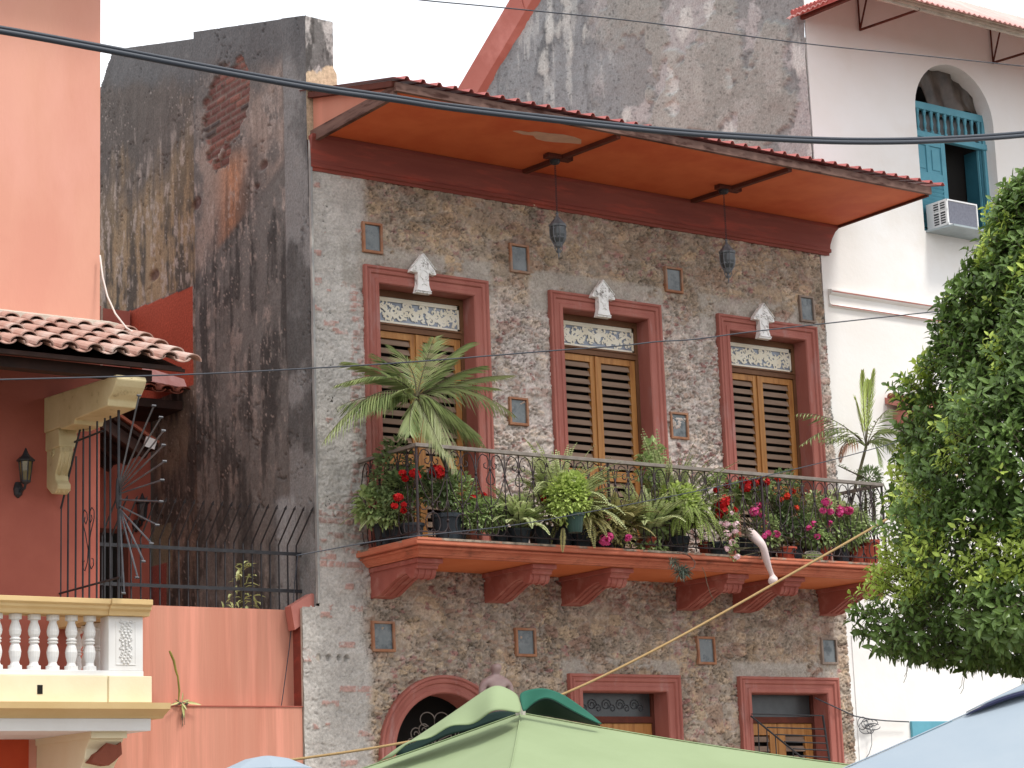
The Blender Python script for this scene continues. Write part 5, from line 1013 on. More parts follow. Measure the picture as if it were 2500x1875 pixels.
b = MB(); b.box(c.x-.12, c.x+.12, c.y-.1, .0, c.z-.44, c.z-.40); b.prism([(0, c.z-.44), (0, c.z-.62), (c.y+.05, c.z-.44)], 'x', c.x-.02, c.x+.02); b.build('bracket', M['ironbr'], MAN)
# ================================================================ PLANTS
Zf = 4.606
def plant(name, label, cat, x, y, z=Zf): o = empty(name, label, cat); o.location = (x, y, z); return o
def pot(o, r, h, m, rim=True, z0=0, name='pot', x=0, y=0):
    b = MB(); pr = [(r*.72, 0), (r*.97, h*.86)]+([(r*1.08, h*.86), (r*1.08, h), (r*.95, h), (r*.93, h*.9)] if rim else [(r, h), (r*.94, h), (r*.92, h*.9)]); b.lathe((x, y, z0), pr, 16); return b.build(name, m, o)
def clump(b, c, rad, n, L_, W_, r, droop=0., shell=.35):
    n = int(n*(2.8 if n < 400 else 1.3)); L_ *= 1.1; W_ *= 1.15; rad = tuple(q*1.32 if n < 1200 else q*1.12 for q in rad)
    for i in range(n):
        d = V((r.gauss(0, 1), r.gauss(0, 1), r.gauss(0, 1))).normalized(); t = (shell+(1-shell)*r.random())**.6; p = V(c)+V((d.x*rad[0], d.y*rad[1], d.z*rad[2]))*t
        dr = (d+V((r.uniform(-.7, .7), r.uniform(-.7, .7), r.uniform(-.5, .8)-droop))).normalized(); s = r.uniform(.7, 1.25); b.leaf(p, dr, (r.uniform(-.4, .4), r.uniform(-.4, .4), 1), L_*s, W_*s)
def frond(b, base, d0, L_, droop, n, lw, ll, r, st=None, curl=0):
    """fern frond: paired leaflets along an arching midrib"""
    p = V(base); d = V(d0).normalized(); step = L_/n; pts = [p.copy()]
    for i in range(n):
        t = i/n; d = (d+V((0, 0, -droop*step*(1+t*2)))).normalized(); p = p+d*step; pts.append(p.copy()); sd_ = d.cross(V((0, 0, 1)))
        if sd_.length < .05: sd_ = V((1, 0, 0))
        sd_.normalize(); l = ll*math.sin(math.pi*min(1, .12+.88*t)**.8)*r.uniform(.85, 1.1)+.006
        for s in (-1, 1): b.leaf(p, (sd_*s+d*.35).normalized(), sd_.cross(d), l, lw, .1, .15)
    if st is not None: st.tube(pts, .003, 3)
def fern(o, n, L_, droop, mt, seed, z0=.15, lw=.014, ll=.045, spread=1., up=.9, seg=26, dirs=None):
    n = int(n*2.4); ll *= 1.45; lw *= 1.5; L_ *= 1.12
    r = random.Random(seed); b = MB(); st = MB()
    for i in range(n):
        a = 6.283*i/n+r.uniform(-.3, .3); e = r.uniform(.2, 1)*up; d = (math.cos(a)*spread, math.sin(a)*spread, e+.25)
        d = (d[0]*1.15, d[1]-.55, d[2])
        if dirs: d = dirs[i % len(dirs)]; d = (d[0]+r.uniform(-.25, .25), d[1]+r.uniform(-.25, .25), d[2]+r.uniform(-.2, .2))
        frond(b, (r.uniform(-.03, .03), r.uniform(-.03, .03), z0), d, L_*r.uniform(.65, 1.1), droop*r.uniform(.7, 1.3), seg, lw, ll, r, st)
    b.build('fronds', M[mt], o); st.build('midribs', M['stem'], o)
def flowers(b, c, R_, n, s, r, flat=.8):
    for i in range(n):
        d = V((r.gauss(0, 1), r.gauss(0, 1), r.gauss(0, 1))).normalized(); p = V(c)+V((d.x*R_, d.y*R_, d.z*R_*flat))*r.uniform(.5, 1); t0 = d.orthogonal().normalized()
        for k_ in range(5):
            a = k_*1.2566; t1 = d.cross(t0); q = (t0*math.cos(a)+t1*math.sin(a)+d*.35).normalized(); b.leaf(p, q, d, s, s*.8, .1, .1)
def stems(o, tips, base=(0, 0, .12), r0=.007, seed=0, m='stem'):
    r = random.Random(seed); b = MB()
    for t in tips: mid = (V(base)+V(t))/2+V((r.uniform(-.05, .05), r.uniform(-.03, .03), .03)); b.tube([base, mid, t], [r0, r0*.8, r0*.45], 5)
    b.build('stems', M[m], o)
def L3(o, x, y, Z_, Y_): q = onY(*Z_(x, y), Y_); return V(q)-o.location
# big palm
def palm_frond(b, st, base, ctrl, tip, n, ll, lw, r, side=1., hang=.5):
    base, ctrl, tip = V(base), V(ctrl), V(tip); pts = []
    for i in range(n+1):
        t = i/n; p = base*(1-t)**2+ctrl*2*t*(1-t)+tip*t*t; pts.append(p)
    for i in range(3, n+1):
        t = i/n; d = (pts[i]-pts[i-1]).normalized(); sd_ = d.cross(V((0, 0, 1))); sd_ = sd_.normalized() if sd_.length > .05 else V((1, 0, 0))
        l = ll*1.15*(math.sin(math.pi*(.15+.8*t))**.7)*r.uniform(.8, 1.15)
        for s in (-1, 1):
            q = (sd_*s*(.75 if hang else .28)+d*(.75+.5*t)+V((0, 0, -hang*r.uniform(.4, 1.2)))).normalized(); b.blade(pts[i], q, sd_.cross(d)+V((0, 0, .3)), l, lw)
    st.tube(pts, [.009*(1-.8*i/n) for i in range(n+1)], 4)
PA = plant('potted_palm', 'tall potted palm with drooping fronds in front of the left balcony door', 'palm', 1.18, -.74)
pc = L3(PA, 690, 960, Z5, -.74); b = MB(); st = MB(); bp_ = MB(); r = random.Random(11)
FR = [((560, 860), (330, 1060), -.95, .28, 0), ((860, 860), (1180, 900), -.6, .3, 0), ((640, 830), (420, 690), -.6, .26, 0), ((780, 830), (930, 690), -.7, .26, 0), ((880, 1010), (1070, 1180), -.85, .3, 1), ((640, 1040), (650, 1180), -1.1, .24, 0), ((430, 800), (120, 1215), -1.0, .34, 0), ((470, 900), (210, 1010), -.6, .3, 0), ((480, 760), (240, 735), -.5, .3, 0), ((560, 740), (190, 880), -.9, .3, 0), ((700, 760), (540, 640), -.4, .3, 0), ((740, 760), (800, 590), -.6, .34, 0), ((830, 720), (1010, 620), -.8, .36, 0), ((900, 800), (1110, 760), -.5, .3, 0), ((940, 790), (1300, 1060), -.9, .30, 1), ((1000, 820), (1290, 820), -.5, .28, 1), ((860, 950), (1110, 1250), -.9, .34, 0), ((800, 900), (930, 1390), -1.15, .36, 1), ((720, 1000), (860, 1300), -1.2, .3, 1), ((760, 880), (1010, 1180), -1.0, .30, 0), ((560, 930), (640, 900), -1.2, .2, 0)]
for (cx_, cy_), (tx, ty), Y_, ll, pale in FR:
    palm_frond(bp_ if pale else b, st, pc, L3(PA, cx_, cy_, Z5, (Y_-.74)/2-.02), L3(PA, tx, ty, Z5, Y_), 32, ll*.95, .017, r, hang=.75 if ty > 900 else .12)
b.build('fronds', M['palm'], PA); bp_.build('pale_fronds', M['palmpale'], PA); st.tube([(0, 0, .25), (.01, 0, .7), pc], [.035, .026, .02], 8); st.build('trunk_and_midribs', M['stem'], PA); pot(PA, .17, .30, M['black'])
# geraniums at left (two plants), side fern, bushes, ferns ...
def bushy(name, label, cat, x, y, pots, leaves, mt, fl=(), fm=None, seed=0, stemtips=True, z=Zf, potr=.12, poth=.2, fs=.028):
    potr *= .85; fl = [(a, b_, c_, d_-.08, e_*1.15, int(f_*1.5)) for a, b_, c_, d_, e_, f_ in fl]
    o = plant(name, label, cat, x, y, z); r = random.Random(seed); b = MB(); tips = []
    for (px, py, Z_, Y_, rad, n, L_, W_) in leaves:
        c = L3(o, px, py, Z_, Y_); clump(b, c, rad, n, L_, W_, r, .1); tips.append(c)
    b.build('foliage', M[mt], o)
    if fl:
        for (px, py, Z_, Y_, R_, n) in fl: b = MB(); c = L3(o, px, py, Z_, Y_); flowers(b, c, R_, n, fs, r); tips.append(c); b.build('flower_head', M[fm], o)
    stems(o, tips, (0, 0, poth*.8), seed=seed)
    if pots: pot(o, potr, poth, M[pots])
    return o
bushy('potted_geranium', 'red geranium with one big flower head under the left handrail', 'geranium', 1.05, -.85, 'black', [(900, 620, ZA, -.9, (.14, .12, .09), 110, .06, .045), (650, 600, ZA, -.85, (.12, .1, .12), 80, .055, .04), (880, 740, ZA, -.85, (.12, .1, .08), 60, .06, .04)], 'dbush', [(905, 490, ZA, -.98, .075, 60), (660, 500, ZA, -.95, .04, 24), (690, 540, ZA, -.95, .03, 12)], 'red', 1, potr=.19, poth=.30)
bushy('potted_geranium', 'red flowered tangle of stems at the left corner of the railing', 'geranium', .68, -.75, 'black', [(450, 420, ZA, -.6, (.16, .14, .22), 130, .05, .035), (520, 700, ZA, -.75, (.15, .12, .2), 150, .05, .035), (340, 600, ZA, -.6, (.1, .14, .2), 90, .05, .03)], 'dbush', [(535, 500, ZA, -.9, .025, 9), (565, 560, ZA, -.9, .025, 9), (490, 760, ZA, -.85, .04, 20), (450, 850, ZA, -.85, .025, 9), (550, 840, ZA, -.85, .022, 8), (545, 900, ZA, -.85, .022, 8)], 'red', 2, potr=.14)
o = plant('potted_fern', 'small bright fern at the wall end of the left railing', 'fern', .60, -.35); fern(o, 14, .42, 1.6, 'fern', 3, .25); pot(o, .12, .25, M['black'])
bushy('potted_shrub', 'yellow green leafy plant low in the left return of the railing', 'shrub', .66, -.5, 'black', [(190, 850, ZA, -.45, (.1, .12, .14), 90, .07, .05), (380, 900, ZA, -.6, (.07, .1, .14), 60, .05, .035)], 'bush', seed=5, potr=.11)
bushy('potted_shrub', 'mid green bush right of the red geranium by the left door', 'shrub', 1.75, -.8, 'black', [(1150, 760, ZA, -.85, (.14, .12, .2), 230, .045, .03), (1190, 880, ZA, -.85, (.14, .12, .12), 120, .045, .03)], 'bush', [(1290, 765, ZA, -.9, .03, 6), (1405, 740, ZA, -.9, .022, 5)], 'red', 6, potr=.15)
bushy('potted_shrub', 'bright green low bush under two small red flowers', 'shrub', 2.2, -.88, 'black', [(1390, 930, ZA, -.95, (.2, .14, .12), 300, .045, .03), (1480, 960, ZA, -.95, (.14, .12, .13), 140, .045, .03), (1300, 990, ZA, -1.0, (.14, .1, .08), 90, .04, .028)], 'bush', seed=7, potr=.17, poth=.22)
o = plant('potted_fern', 'tall feathery fern between the left and middle doors', 'fern', 2.48, -.85); fern(o, 38, .88, .8, 'pfern', 8, .25, ll=.055, up=2.4, seg=34, spread=.6); pot(o, .15, .24, M['black'])
o = plant('potted_fern', 'arching yellow tipped fern left of the hanging green pot', 'fern', 2.68, -.95); fern(o, 16, .55, 1.8, 'yfern', 9, .28, ll=.045, up=1.2); pot(o, .14, .24, M['black'])
o = plant('dry_plant', 'grey dried tangle of thin leaves left of the hanging green pot', 'dry plant', 2.98, -.92); r = random.Random(10); b = MB()
for i in range(420):
    a = r.uniform(0, 6.28); e = r.uniform(-.3, 1.2); rr = r.uniform(.03, .26); p = (rr*math.cos(a), rr*.7*math.sin(a), .18+.22*r.random()*(1+e)*.8); b.blade(p, (math.cos(a+r.uniform(-1, 1)), math.sin(a), r.uniform(-.8, .8)), (0, 0, 1), r.uniform(.06, .13), .008)
b.build('dry_leaves', M['greyleaf'], o); pot(o, .13, .2, M['black'])
bushy('potted_shrub', 'sparse shrub with one red and yellow flower left of the lime fern', 'shrub', 3.05, -.7, 'terra', [(30, 760, ZC, -.8, (.12, .1, .2), 90, .045, .03)], 'fern', [(105, 600, ZC, -1.0, .03, 8)], 'red', 12, potr=.13, poth=.22)
# hanging green pot with lime fern, hooked outside the railing
q = onY(*ZC(455, 962), -1.40); o = empty('hanging_pot', 'dark green pot with bright lime fern hooked outside the railing', 'hanging pot'); o.location = tuple(q)
pot(o, .10, .20, M['greenpot'], z0=0); r = random.Random(13); b = MB()
fc = V((-.02, .04, .34))
clump(b, (-.04, .05, .36), (.2, .15, .2), 900, .040, .028, r, .1, .2); clump(b, (.02, .06, .52), (.12, .1, .1), 260, .038, .026, r, -.3, .2); b.build('foliage', M['limefern'], o)
b = MB(); st = MB()
for i in range(18):
    frond(b, (r.uniform(.0, .12), .10, .26), (r.uniform(.4, 1.5), r.uniform(-.2, .5), r.uniform(.5, 1.4)), r.uniform(.3, .55), 2.0, 24, .013, .042, r, st)
for i in range(1): frond(b, (-.14, .02, .05), (-.15, -.1, -1), .26, .5, 18, .013, .035, r, st)
b.build('yellow_fronds', M['yfern'], o); st.tube([(0, 0, .19), (-.06, .10, .40), (0, .18, .75)], .004, 4); st.build('hanger', M['stem'], o)
bushy('bougainvillea', 'trailing bougainvillea with low magenta bracts right of the hanging green pot', 'bougainvillea', 4.0, -.9, 'black', [(870, 860, ZC, -1.05, (.2, .12, .18), 170, .045, .03), (760, 930, ZC, -1.15, (.2, .1, .1), 80, .04, .028), (930, 1000, ZC, -1.1, (.15, .1, .08), 60, .04, .03)], 'yfern', [(770, 1045, ZC, -1.2, .06, 30), (820, 1000, ZC, -1.2, .04, 14), (1020, 1020, ZC, -1.2, .035, 12), (810, 810, ZC, -1.1, .03, 6)], 'magenta', 14, potr=.13, fs=.024)
o = plant('potted_fern', 'tall upright fern rising before the middle door', 'fern', 4.15, -.6); fern(o, 20, 1.05, .5, 'fern', 15, .25, ll=.055, up=2.6, seg=36, spread=.5); pot(o, .15, .25, M['black'])
o = plant('potted_fern', 'stiff upright fern in the middle of the balcony front', 'fern', 4.02, -.95); fern(o, 12, .6, .6, 'fern', 16, .2, ll=.05, up=2.4, seg=28, spread=.7); pot(o, .12, .2, M['black'])
bushy('potted_shrub', 'thin sprout standing above the handrail right of the middle door', 'shrub', 4.65, -.7, 'terra', [(1270, 110, ZC, -.75, (.09, .07, .1), 26, .075, .05), (1260, 300, ZC, -.75, (.13, .1, .15), 70, .06, .04), (1330, 600, ZC, -.8, (.1, .1, .25), 60, .06, .04)], 'bush', seed=17, potr=.13)
bushy('potted_shrub', 'low broad leaved plant behind the bottom rail at mid balcony', 'shrub', 4.55, -1.0, 'black', [(1380, 880, ZC, -1.0, (.1, .08, .1), 60, .06, .045), (1280, 1120, ZC, -1.08, (.18, .05, .035), 40, .05, .035)], 'bush', seed=18, potr=.14, poth=.16)
o = plant('potted_fern', 'big lime green fern spilling over the bottom rail', 'fern', 5.02, -.95); r = random.Random(19); b = MB()
c = L3(o, 1560, 650, ZC, -1.05); clump(b, c, (.24, .18, .2), 1500, .040, .028, r, .0, .15); clump(b, L3(o, 1620, 740, ZC, -1.05), (.2, .16, .14), 500, .038, .028, r, .2, .15); b.build('lime_foliage', M['limefern'], o)
b = MB(); st = MB()
for i in range(46):
    a = r.uniform(-.9, 1.3); frond(b, L3(o, 1640+r.uniform(-60, 60), 780+r.uniform(-30, 60), ZC, -1.1), (math.sin(a)*1.1, -.75+r.uniform(-.3, .5), r.uniform(.1, .8)), r.uniform(.3, .6), 2.6, 26, .013, .042, r, st)
b.build('drooping_fronds', mat('pale_lime_fern', rgb(172, 192, 104), rgb(150, 172, 84), 3, .5, 0, island=.3, trans=.35), o); st.build('midribs', M['stem'], o); pot(o, .16, .24, M['black'])
bushy('potted_geranium', 'scarlet geranium right beside the lime green fern', 'geranium', 5.45, -.8, 'black', [(230, 450, ZD, -.9, (.12, .1, .18), 90, .06, .045), (290, 760, ZD, -.95, (.1, .1, .1), 70, .05, .04)], 'bush', [(270, 560, ZD, -1.0, .075, 60), (310, 520, ZD, -1.0, .05, 26), (270, 640, ZD, -1.0, .06, 34), (330, 375, ZD, -.95, .03, 9), (215, 420, ZD, -.95, .03, 9), (415, 630, ZD, -1.0, .024, 6), (240, 695, ZD, -1.0, .03, 8)], 'red', 20, potr=.13)
bushy('potted_petunia', 'pink and white petunias trailing over the bottom rail', 'petunia', 5.55, -1.0, 'terra', [(340, 740, ZD, -1.05, (.1, .08, .1), 110, .035, .025), (370, 900, ZD, -1.12, (.08, .05, .14), 70, .03, .02), (400, 1060, ZD, -1.2, (.05, .03, .08), 30, .03, .02)], 'bush', [(260, 785, ZD, -1.15, .03, 5), (330, 785, ZD, -1.15, .04, 9), (420, 790, ZD, -1.15, .04, 9), (415, 850, ZD, -1.17, .035, 7), (335, 880, ZD, -1.17, .04, 9), (380, 975, ZD, -1.2, .035, 7), (330, 1045, ZD, -1.2, .03, 6), (435, 1135, ZD, -1.24, .035, 7), (375, 665, ZD, -1.1, .02, 3)], 'pink', 21, potr=.14, poth=.15, fs=.022)
bushy('potted_geranium', 'tall red geranium reaching the handrail before the right door', 'geranium', 5.85, -.8, 'black', [(560, 440, ZD, -.9, (.2, .12, .08), 120, .06, .05), (470, 480, ZD, -.9, (.1, .1, .12), 60, .06, .045), (660, 430, ZD, -.85, (.12, .1, .1), 60, .06, .045)], 'bush', [(500, 320, ZD, -1.0, .05, 26), (520, 385, ZD, -1.0, .06, 34), (620, 345, ZD, -1.0, .045, 20), (725, 335, ZD, -1.0, .055, 28), (680, 330, ZD, -1.0, .03, 10), (550, 345, ZD, -1, .03, 8)], 'red', 22, potr=.14)
bushy('bougainvillea', 'thin magenta bougainvillea behind the mannequin leg', 'bougainvillea', 6.05, -.9, 'black', [(740, 830, ZD, -1.0, (.12, .1, .12), 120, .045, .03), (690, 720, ZD, -.95, (.08, .08, .12), 50, .04, .028), (780, 950, ZD, -1.05, (.12, .08, .06), 60, .045, .03)], 'bush', [(615, 650, ZD, -1.0, .055, 30), (660, 590, ZD, -1.0, .04, 14), (700, 690, ZD, -1.0, .03, 8), (770, 880, ZD, -1.08, .03, 8), (850, 890, ZD, -1.08, .04, 14), (720, 910, ZD, -1.08, .03, 8), (740, 765, ZD, -1.0, .025, 5)], 'magenta', 23, potr=.12, fs=.024)
bushy('potted_shrub', 'dense dark green bush with orange flowers in a terracotta pot', 'shrub', 6.22, -.82, 'terra', [(920, 400, ZD, -.8, (.17, .14, .17), 420, .045, .025), (870, 620, ZD, -.8, (.12, .12, .14), 150, .045, .026), (960, 700, ZD, -.9, (.17, .13, .2), 380, .06, .028), (960, 850, ZD, -.92, (.13, .1, .1), 140, .06, .028)], 'dbush', [(865, 300, ZD, -.95, .03, 10), (1028, 430, ZD, -.95, .026, 7), (965, 485, ZD, -1.0, .034, 12), (1062, 612, ZD, -1.0, .026, 7), (905, 525, ZD, -.98, .02, 4)], 'orangef', 24, potr=.145, poth=.30)
bushy('bougainvillea', 'pink bougainvillea spreading before the right end of the railing', 'bougainvillea', 6.75, -.9, 'terra', [(1400, 640, ZD, -.98, (.24, .13, .1), 260, .045, .03), (1600, 720, ZD, -.95, (.2, .12, .12), 220, .045, .03), (1260, 560, ZD, -.95, (.09, .08, .1), 60, .05, .035), (1450, 480, ZD, -.9, (.08, .06, .05), 34, .045, .03), (1680, 800, ZD, -.98, (.12, .1, .1), 90, .045, .03)], 'fern', [(1390, 550, ZD, -1.08, .05, 24), (1430, 650, ZD, -1.08, .035, 10), (1535, 625, ZD, -1.08, .045, 20), (1530, 670, ZD, -1.08, .04, 14), (1620, 640, ZD, -1.08, .05, 24), (1350, 640, ZD, -1.08, .03, 8)], 'magenta', 25, potr=.15, poth=.22, fs=.026)
bushy('bougainvillea', 'small leggy bougainvillea in a black pot right of the terracotta pot', 'bougainvillea', 6.52, -.88, 'black', [(1220, 830, ZD, -1.0, (.12, .09, .12), 110, .05, .034), (1290, 940, ZD, -1.02, (.17, .1, .07), 110, .055, .035), (1440, 850, ZD, -1.0, (.18, .1, .12), 160, .05, .03)], 'bush', [(1205, 830, ZD, -1.08, .03, 8), (1255, 775, ZD, -1.08, .02, 4), (1290, 915, ZD, -1.08, .024, 5), (1425, 770, ZD, -1.05, .02, 4)], 'magenta', 26, potr=.13, poth=.2)
bushy('potted_shrub', 'green shrub in the last terracotta pot beside the tree', 'shrub', 6.9, -.95, 'terra', [(1630, 880, ZD, -1.0, (.14, .1, .15), 150, .055, .03), (1750, 780, ZD, -1.0, (.1, .08, .12), 80, .05, .03), (1680, 940, ZD, -1.0, (.12, .1, .06), 60, .05, .03)], 'bush', seed=27, potr=.15, poth=.3)
b = MB(); q = onY(*ZD(1250, 1140), -1.15); o = empty('wire_basket', 'small round wire basket with moss on the slab edge', 'basket')
for k_ in range(3): b.tube([(q[0]+(.13-.02*k_)*math.cos(a), q[1]+.05*math.sin(a)-.0, q[2]+.04-.035*k_) for a in np.linspace(0, 6.283, 20)], .005, 4)
b.tube([(q[0]+.13*math.cos(a), q[1], q[2]+.04+.03*math.sin(a)) for a in np.linspace(0, 3.14, 12)], .005, 4); b.build('wire_frame', M['rail'], o)
b = MB(); r = random.Random(2); clump(b, (q[0], q[1]+.02, q[2]), (.1, .04, .03), 120, .03, .015, r); b.build('moss', M['fern'], o)
q = onY(*ZA(1780, 1100), -1.0); o = plant('potted_fern', 'pale loose fern in the gap left of the tall feathery fern', 'fern', q[0], -1.0); fern(o, 22, .48, 1.3, 'pfern', 61, .16, ll=.045, up=1.6, seg=24, spread=.8)
r = random.Random(61); b = MB(); clump(b, L3(o, 1760, 900, ZA, -1.0), (.16, .1, .12), 130, .045, .03, r); b.build('foliage', M['pfern'], o); pot(o, .12, .17, M['black'])
q = onY(*ZC(900, 900), -.98); o = plant('potted_fern', 'yellow green fern behind the low magenta flowers', 'fern', q[0], -.95); fern(o, 24, .55, 1.2, 'yfern', 62, .2, ll=.045, up=1.9, seg=26, spread=.8)
r = random.Random(62); b = MB(); clump(b, L3(o, 830, 760, ZC, -1.0), (.17, .1, .15), 150, .04, .026, r); b.build('foliage', M['yfern'], o); pot(o, .12, .17, M['black'])
q = onY(*ZC(1230, 900), -.98); o = plant('potted_fern', 'feathery fern left of the big lime green fern', 'fern', q[0], -.95); fern(o, 22, .6, .9, 'pfern', 63, .18, ll=.05, up=2.0, seg=28, spread=.7); pot(o, .11, .17, M['terra'])
# spiny column plant and slim palm at the right end
o = plant('spiny_plant', 'dark spiny upright succulent at the right end of the balcony', 'succulent', 7.02, -.7); r = random.Random(31); b = MB(); st = MB()
for (xx, yb, yt) in ((1800, 900, 380), (1890, 880, 420), (1740, 880, 560), (1560, 250, 160)):
    if xx == 1560: pts = [L3(o, 1900, 340, ZD, -.8), L3(o, 1740, 270, ZD, -.8), L3(o, 1620, 210, ZD, -.8), L3(o, 1510, 160, ZD, -.8)]
    else: a0 = L3(o, xx, yb, ZD, -.75); a1 = L3(o, xx, yt, ZD, -.75); pts = [a0, (a0+a1)/2+V((.01, 0, 0)), a1]
    st.tube(pts, [.022 if xx != 1560 else .008]*(len(pts)-1)+[.006], 6)
    for i in range(230 if xx != 1560 else 60):
        t = r.random()*(len(pts)-1.001); k_ = int(t); p = pts[k_].lerp(pts[k_+1], t-k_); a = r.uniform(0, 6.283); b.blade(p, (math.cos(a), math.sin(a), r.uniform(-.1, .9)), (0, 0, 1), r.uniform(.05, .09), .010)
clump(b, L3(o, 1850, 290, ZD, -.78), (.1, .08, .09), 140, .07, .014, r); b.build('spines', M['dbush'], o); st.build('stems', M['bark'], o); pot(o, .15, .25, M['black'])
o = plant('potted_palm', 'slim young palm with a pale upright spear at the right end', 'palm', 7.0, -.5); pc = L3(o, 1810, -40, ZD, -.55); b = MB(); bb2 = MB(); st = MB(); r = random.Random(33)
for (cx_, cy_), (tx, ty), Y_, ll, pale in [((1450, 940), (1190, 1150), -.9, .22, 0), ((1400, 940), (1160, 960), -.6, .22, 0), ((1500, 1060), (1300, 1130), -.8, .2, 0), ((1570, 860), (1570, 700), -.55, .22, 1), ((1620, 860), (1640, 690), -.55, .22, 1), ((1600, 800), (1610, 760), -.5, .25, 1), ((1660, 960), (1740, 930), -.5, .22, 0), ((1680, 1000), (1790, 1080), -.7, .22, 0), ((1640, 1060), (1690, 1280), -.7, .2, 0), ((1540, 900), (1530, 880), -.5, .2, 1), ((1700, 1040), (1760, 1180), -.4, .2, 0)]:
    palm_frond(bb2 if pale else b, st, pc, L3(o, cx_, cy_, Z6, (Y_-.55)/2), L3(o, tx, ty, Z6, Y_), 20, ll, .018, r, hang=.0 if pale else .5)
b.build('fronds', M['palm'], o); bb2.build('pale_spear', M['limefern'], o); b = MB()
palm_frond(b, st, pc, L3(o, 1440, 1050, Z6, -.6), L3(o, 1430, 1250, Z6, -.6), 14, .16, .02, r, hang=1.2); b.build('withered_frond', M['pinkdry'], o)
st.tube([(0, 0, .1), (.01, 0, .6), pc], [.028, .022, .018], 7); st.build('trunk_and_midribs', M['stem'], o); pot(o, .14, .25, M['black'])
# hanging grey air plant on a hooked wire, creeping strand
o = empty('air_plant', 'grey green tufted air plant hanging on a hooked stem below the slab', 'air plant'); b = MB(); st = MB(); r = random.Random(41)
q = V(onY(*ZC(1590, 1370), -1.26)); q2 = V(onY(*ZC(1510, 1270), -1.26))
for c, n_, s in ((q, 150, .14), (q2, 60, .09)):
    for i in range(n_): b.blade(c+V((r.uniform(-.04, .04), r.uniform(-.03, .03), r.uniform(-.03, .03))), (r.uniform(-1, 1), r.uniform(-.7, .4), r.uniform(-1, .7)), (0, 0, 1), s*r.uniform(.6, 1), .010)
b.build('leaves', mat('grey_green_air_leaf', rgb(84, 98, 88), rgb(108, 120, 106), 3, .7, 0, island=.3), o)
st.tube([tuple(onY(*ZC(x, y), -1.26)) for x, y in ((1545, 1175), (1600, 1180), (1680, 1215), (1735, 1280), (1725, 1330), (1680, 1360), (1620, 1370))], .007, 5); st.tube([tuple(onY(*ZC(x, y), -1.26)) for x, y in ((1680, 1360), (1560, 1330), (1510, 1270))], .005, 4); st.build('hooked_stem', M['greywood'], o)
b = MB(); b.tube([tuple(onY(*ZC(x, y), -1.22)) for x, y in ((1810, 1330), (1840, 1400), (1860, 1500), (1900, 1620), (1960, 1740))], .004, 4); b.build('dry_vine', M['greyleaf'], label='thin dry vine strand hanging below the slab right of the air plant', cat='vine')
# terrace plant and orchid on the salmon wall
o = empty('terrace_plant', 'variegated leafy plant behind the iron fence on the terrace', 'plant'); r = random.Random(51); b = MB(); st = MB()
for x, y, s in ((1520, 400, .16), (1560, 365, .15), (1480, 380, .16), (1590, 380, .13), (1500, 440, .14), (1545, 450, .12), (1590, 430, .13), (1500, 500, .1), (1560, 490, .14), (1470, 560, .13), (1550, 560, .13), (1600, 570, .15), (1540, 600, .12), (1590, 610, .14), (1450, 625, .13), (1500, 620, .12), (1560, 630, .13), (1620, 600, .12), (1420, 640, .12)):
    p = V(onY(*Z7(x, y), .62)); d = (r.uniform(-1, 1), r.uniform(-1, .2), r.uniform(-.7, .3)); b.leaf(p, d, (0, 0, 1), s, s*.26, .2, .3)
    for q in range(2): b.leaf(p+V((r.uniform(-.04, .04), .03, r.uniform(-.04, .04))), (r.uniform(-1, 1), r.uniform(-1, .5), r.uniform(-.6, .5)), (0, 0, 1), s*.8, s*.2, .2, .3)
b.build('leaves', M['varieg'], o); p0 = onY(*Z7(1530, 660), .65); st.tube([(p0[0], .65, 3.9), tuple(p0), tuple(onY(*Z7(1520, 370), .65))], .009, 5); st.build('stem', M['stem'], o)
o = empty('wall_orchid', 'leggy orchid stem growing on the ledge of the salmon wall', 'orchid'); b = MB(); f = lambda x, y, Y_=-.03: tuple(onY(*Z7(x, y), Y_))
b.tube([f(1130, 1235), f(1135, 1170), f(1125, 1080), f(1112, 1040), f(1100, 980), f(1078, 930), f(1072, 918)], [.006, .010, .009, .011, .012, .012, .008], 6)
b.build('cane', mat('yellow_green_cane', rgb(150, 146, 66), rgb(128, 124, 58), 12, .6, .1, 40), o); b = MB()
for (x0, y0), (x1, y1), w_ in (((1160, 1240), (1280, 1255), .03), ((1150, 1245), (1170, 1340), .028), ((1150, 1240), (1160, 1180), .02), ((1140, 1240), (1080, 1260), .02), ((1150, 1240), (1200, 1225), .022), ((1150, 1245), (1185, 1290), .02)):
    a = V(f(x0, y0)); c = V(f(x1, y1, -.08)); b.leaf(a, c-a, (0, -1, .3), (c-a).length, w_, .1, .1)
b.build('leaves', M['varieg'], o); b = MB(); r = random.Random(4)
for i in range(14): a = f(1150, 1248); b.tube([a, (a[0]+r.uniform(-.1, .1), -.01, a[2]+r.uniform(-.03, .04))], .004, 4)
for i in range(9): a = f(1165+r.uniform(-14, 14), 1265); b.tube([a, (a[0]+r.uniform(-.02, .02), -.005, a[2]-r.uniform(.08, .2))], .003, 4)
b.lathe(f(1182, 1250), [(.001, -.02), (.02, 0), (.001, .02)], 8); b.build('roots', M['greyleaf'], o)
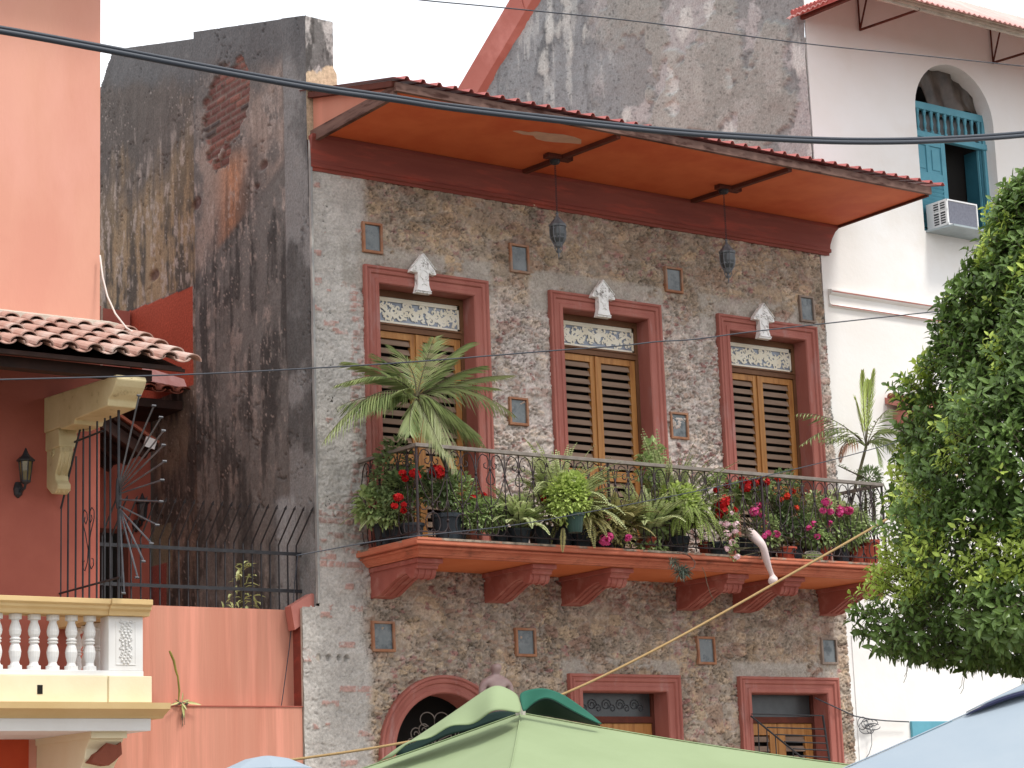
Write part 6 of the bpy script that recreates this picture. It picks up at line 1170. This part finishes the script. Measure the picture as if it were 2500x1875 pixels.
# ================================================================ TREE
TRE = empty('street_tree', 'dense glossy leaved ficus tree at the right edge before the white building', 'tree')
TD = 16.5
def tree():
    r = random.Random(77); ax = V(at_dist(2640, 1000, TD)); cx_, cy_ = ax.x, ax.y; fw = V((CF[0], CF[1], 0)).normalized(); rg = V((fw.y, -fw.x, 0))
    mpp = TD/FPX
    prof = [(y_, max(w_-42, 30)) for y_, w_ in [(400, 80), (432, 150), (505, 206), (588, 242), (646, 267), (689, 293), (725, 338), (762, 343), (809, 356), (859, 387), (906, 415), (979, 425), (1045, 470), (1103, 488), (1180, 500), (1238, 506), (1312, 527), (1362, 554), (1420, 566), (1478, 564), (1528, 566), (1574, 560), (1600, 470), (1617, 330), (1636, 200)]]
    zt = [(V(at_dist(2500, y_, TD)).z, w_*mpp) for y_, w_ in prof]; zt.sort()
    zs_ = np.array([q[0] for q in zt]); ws_ = np.array([q[1] for q in zt])
    b1 = MB(); b2 = MB(); tw = MB(); N1 = 17500
    for i in range(N1):
        z = r.uniform(zs_[0]-.05, zs_[-1]); R_ = float(np.interp(z, zs_, ws_)); a = r.uniform(0, 6.283)
        if math.cos(a) > .75 and r.random() < .8: continue       # few leaves on the far side
        lump = .90+.09*math.sin(a*5+z*3.1)+.06*math.sin(a*9-z*5.3+1)+.04*math.sin(a*17+z*11)
        deep = r.random() < .34; rr = R_*lump*(r.uniform(.45, .9) if deep else r.uniform(.88, 1.03)); 
        if not deep and r.random() < .16: rr += r.uniform(.03, .13)*(.3 if z < zs_[0]+.9 else 1)
        p = V((cx_, cy_, z))+(fw*math.cos(a)+rg*(math.sin(a)))*rr; out = (fw*math.cos(a)+rg*math.sin(a)+V((0, 0, .25+.5*(z-zs_[0])/(zs_[-1]-zs_[0])-(.9 if z < zs_[0]+.35 else 0)))).normalized()
        yn = (not deep) and z > zs_[0]+.45 and (fbm(np.array([a*3.5]), np.array([z*1.6]), 401, 3)[0]+.1*r.random() > .575); bb_ = b2 if yn else b1
        d = (out+V((r.uniform(-.5, .5), r.uniform(-.5, .5), r.uniform(-.2, .6)))).normalized(); tl = r.uniform(.05, .10); e = p+d*tl; tw.tube([p-d*.06, e], .0025, 3, cap=False)
        u = d.orthogonal().normalized(); v_ = d.cross(u); nl = r.randint(5, 7)
        for k_ in range(nl):
            an = k_*2.4; q = p+d*tl*(k_/nl); o_ = (u*math.cos(an)+v_*math.sin(an)+d*(.35+.7*k_/nl)+V((0, 0, -.1))).normalized(); s = r.uniform(.054, .094)*(.85 if yn else 1)
            bb_.leaf(q, o_, d+V((0, 0, .4)), s, s*.47, .16, .14)
    b1.build('crown', M['ficus'], TRE); b2.build('young_leaves', M['ficusy'], TRE); tw.build('twigs', M['bark'], TRE)
    t = MB(); t.tube([(cx_, cy_, 0), (cx_+.05, cy_, .9), (cx_-.02, cy_+.03, zs_[0]+.3), (cx_, cy_, zs_[-1]-1.0)], [.2, .15, .12, .04], 10)
    for i in range(26):
        a = i*2.4; z0 = zs_[0]+.1+i*.09; R_ = float(np.interp(z0+.2, zs_, ws_))*.85; m_ = V((cx_, cy_, z0)); e = m_+(fw*math.cos(a)+rg*math.sin(a))*R_+V((0, 0, .25)); t.tube([m_, m_.lerp(e, .5)+V((r.uniform(-.1, .1), 0, .08)), e], [.045, .03, .01], 6)
    t.build('trunk', M['bark'], TRE, smooth=True)
    # hair thin aerial roots
    t = MB()
    for (x, y), L_ in (((1490, 900), 220), ((1495, 900), 180), ((1850, 1020), 170), ((1840, 1030), 130)):
        t.tube([tuple(at_dist(*ZR(x-k_*9+6*math.sin(k_*2.), y+L_*k_/5), TD)) for k_ in range(6)], .0022, 3)
    t.build('aerial_roots', M['greyleaf'], TRE)
tree()
print('objects', len(bpy.data.objects))
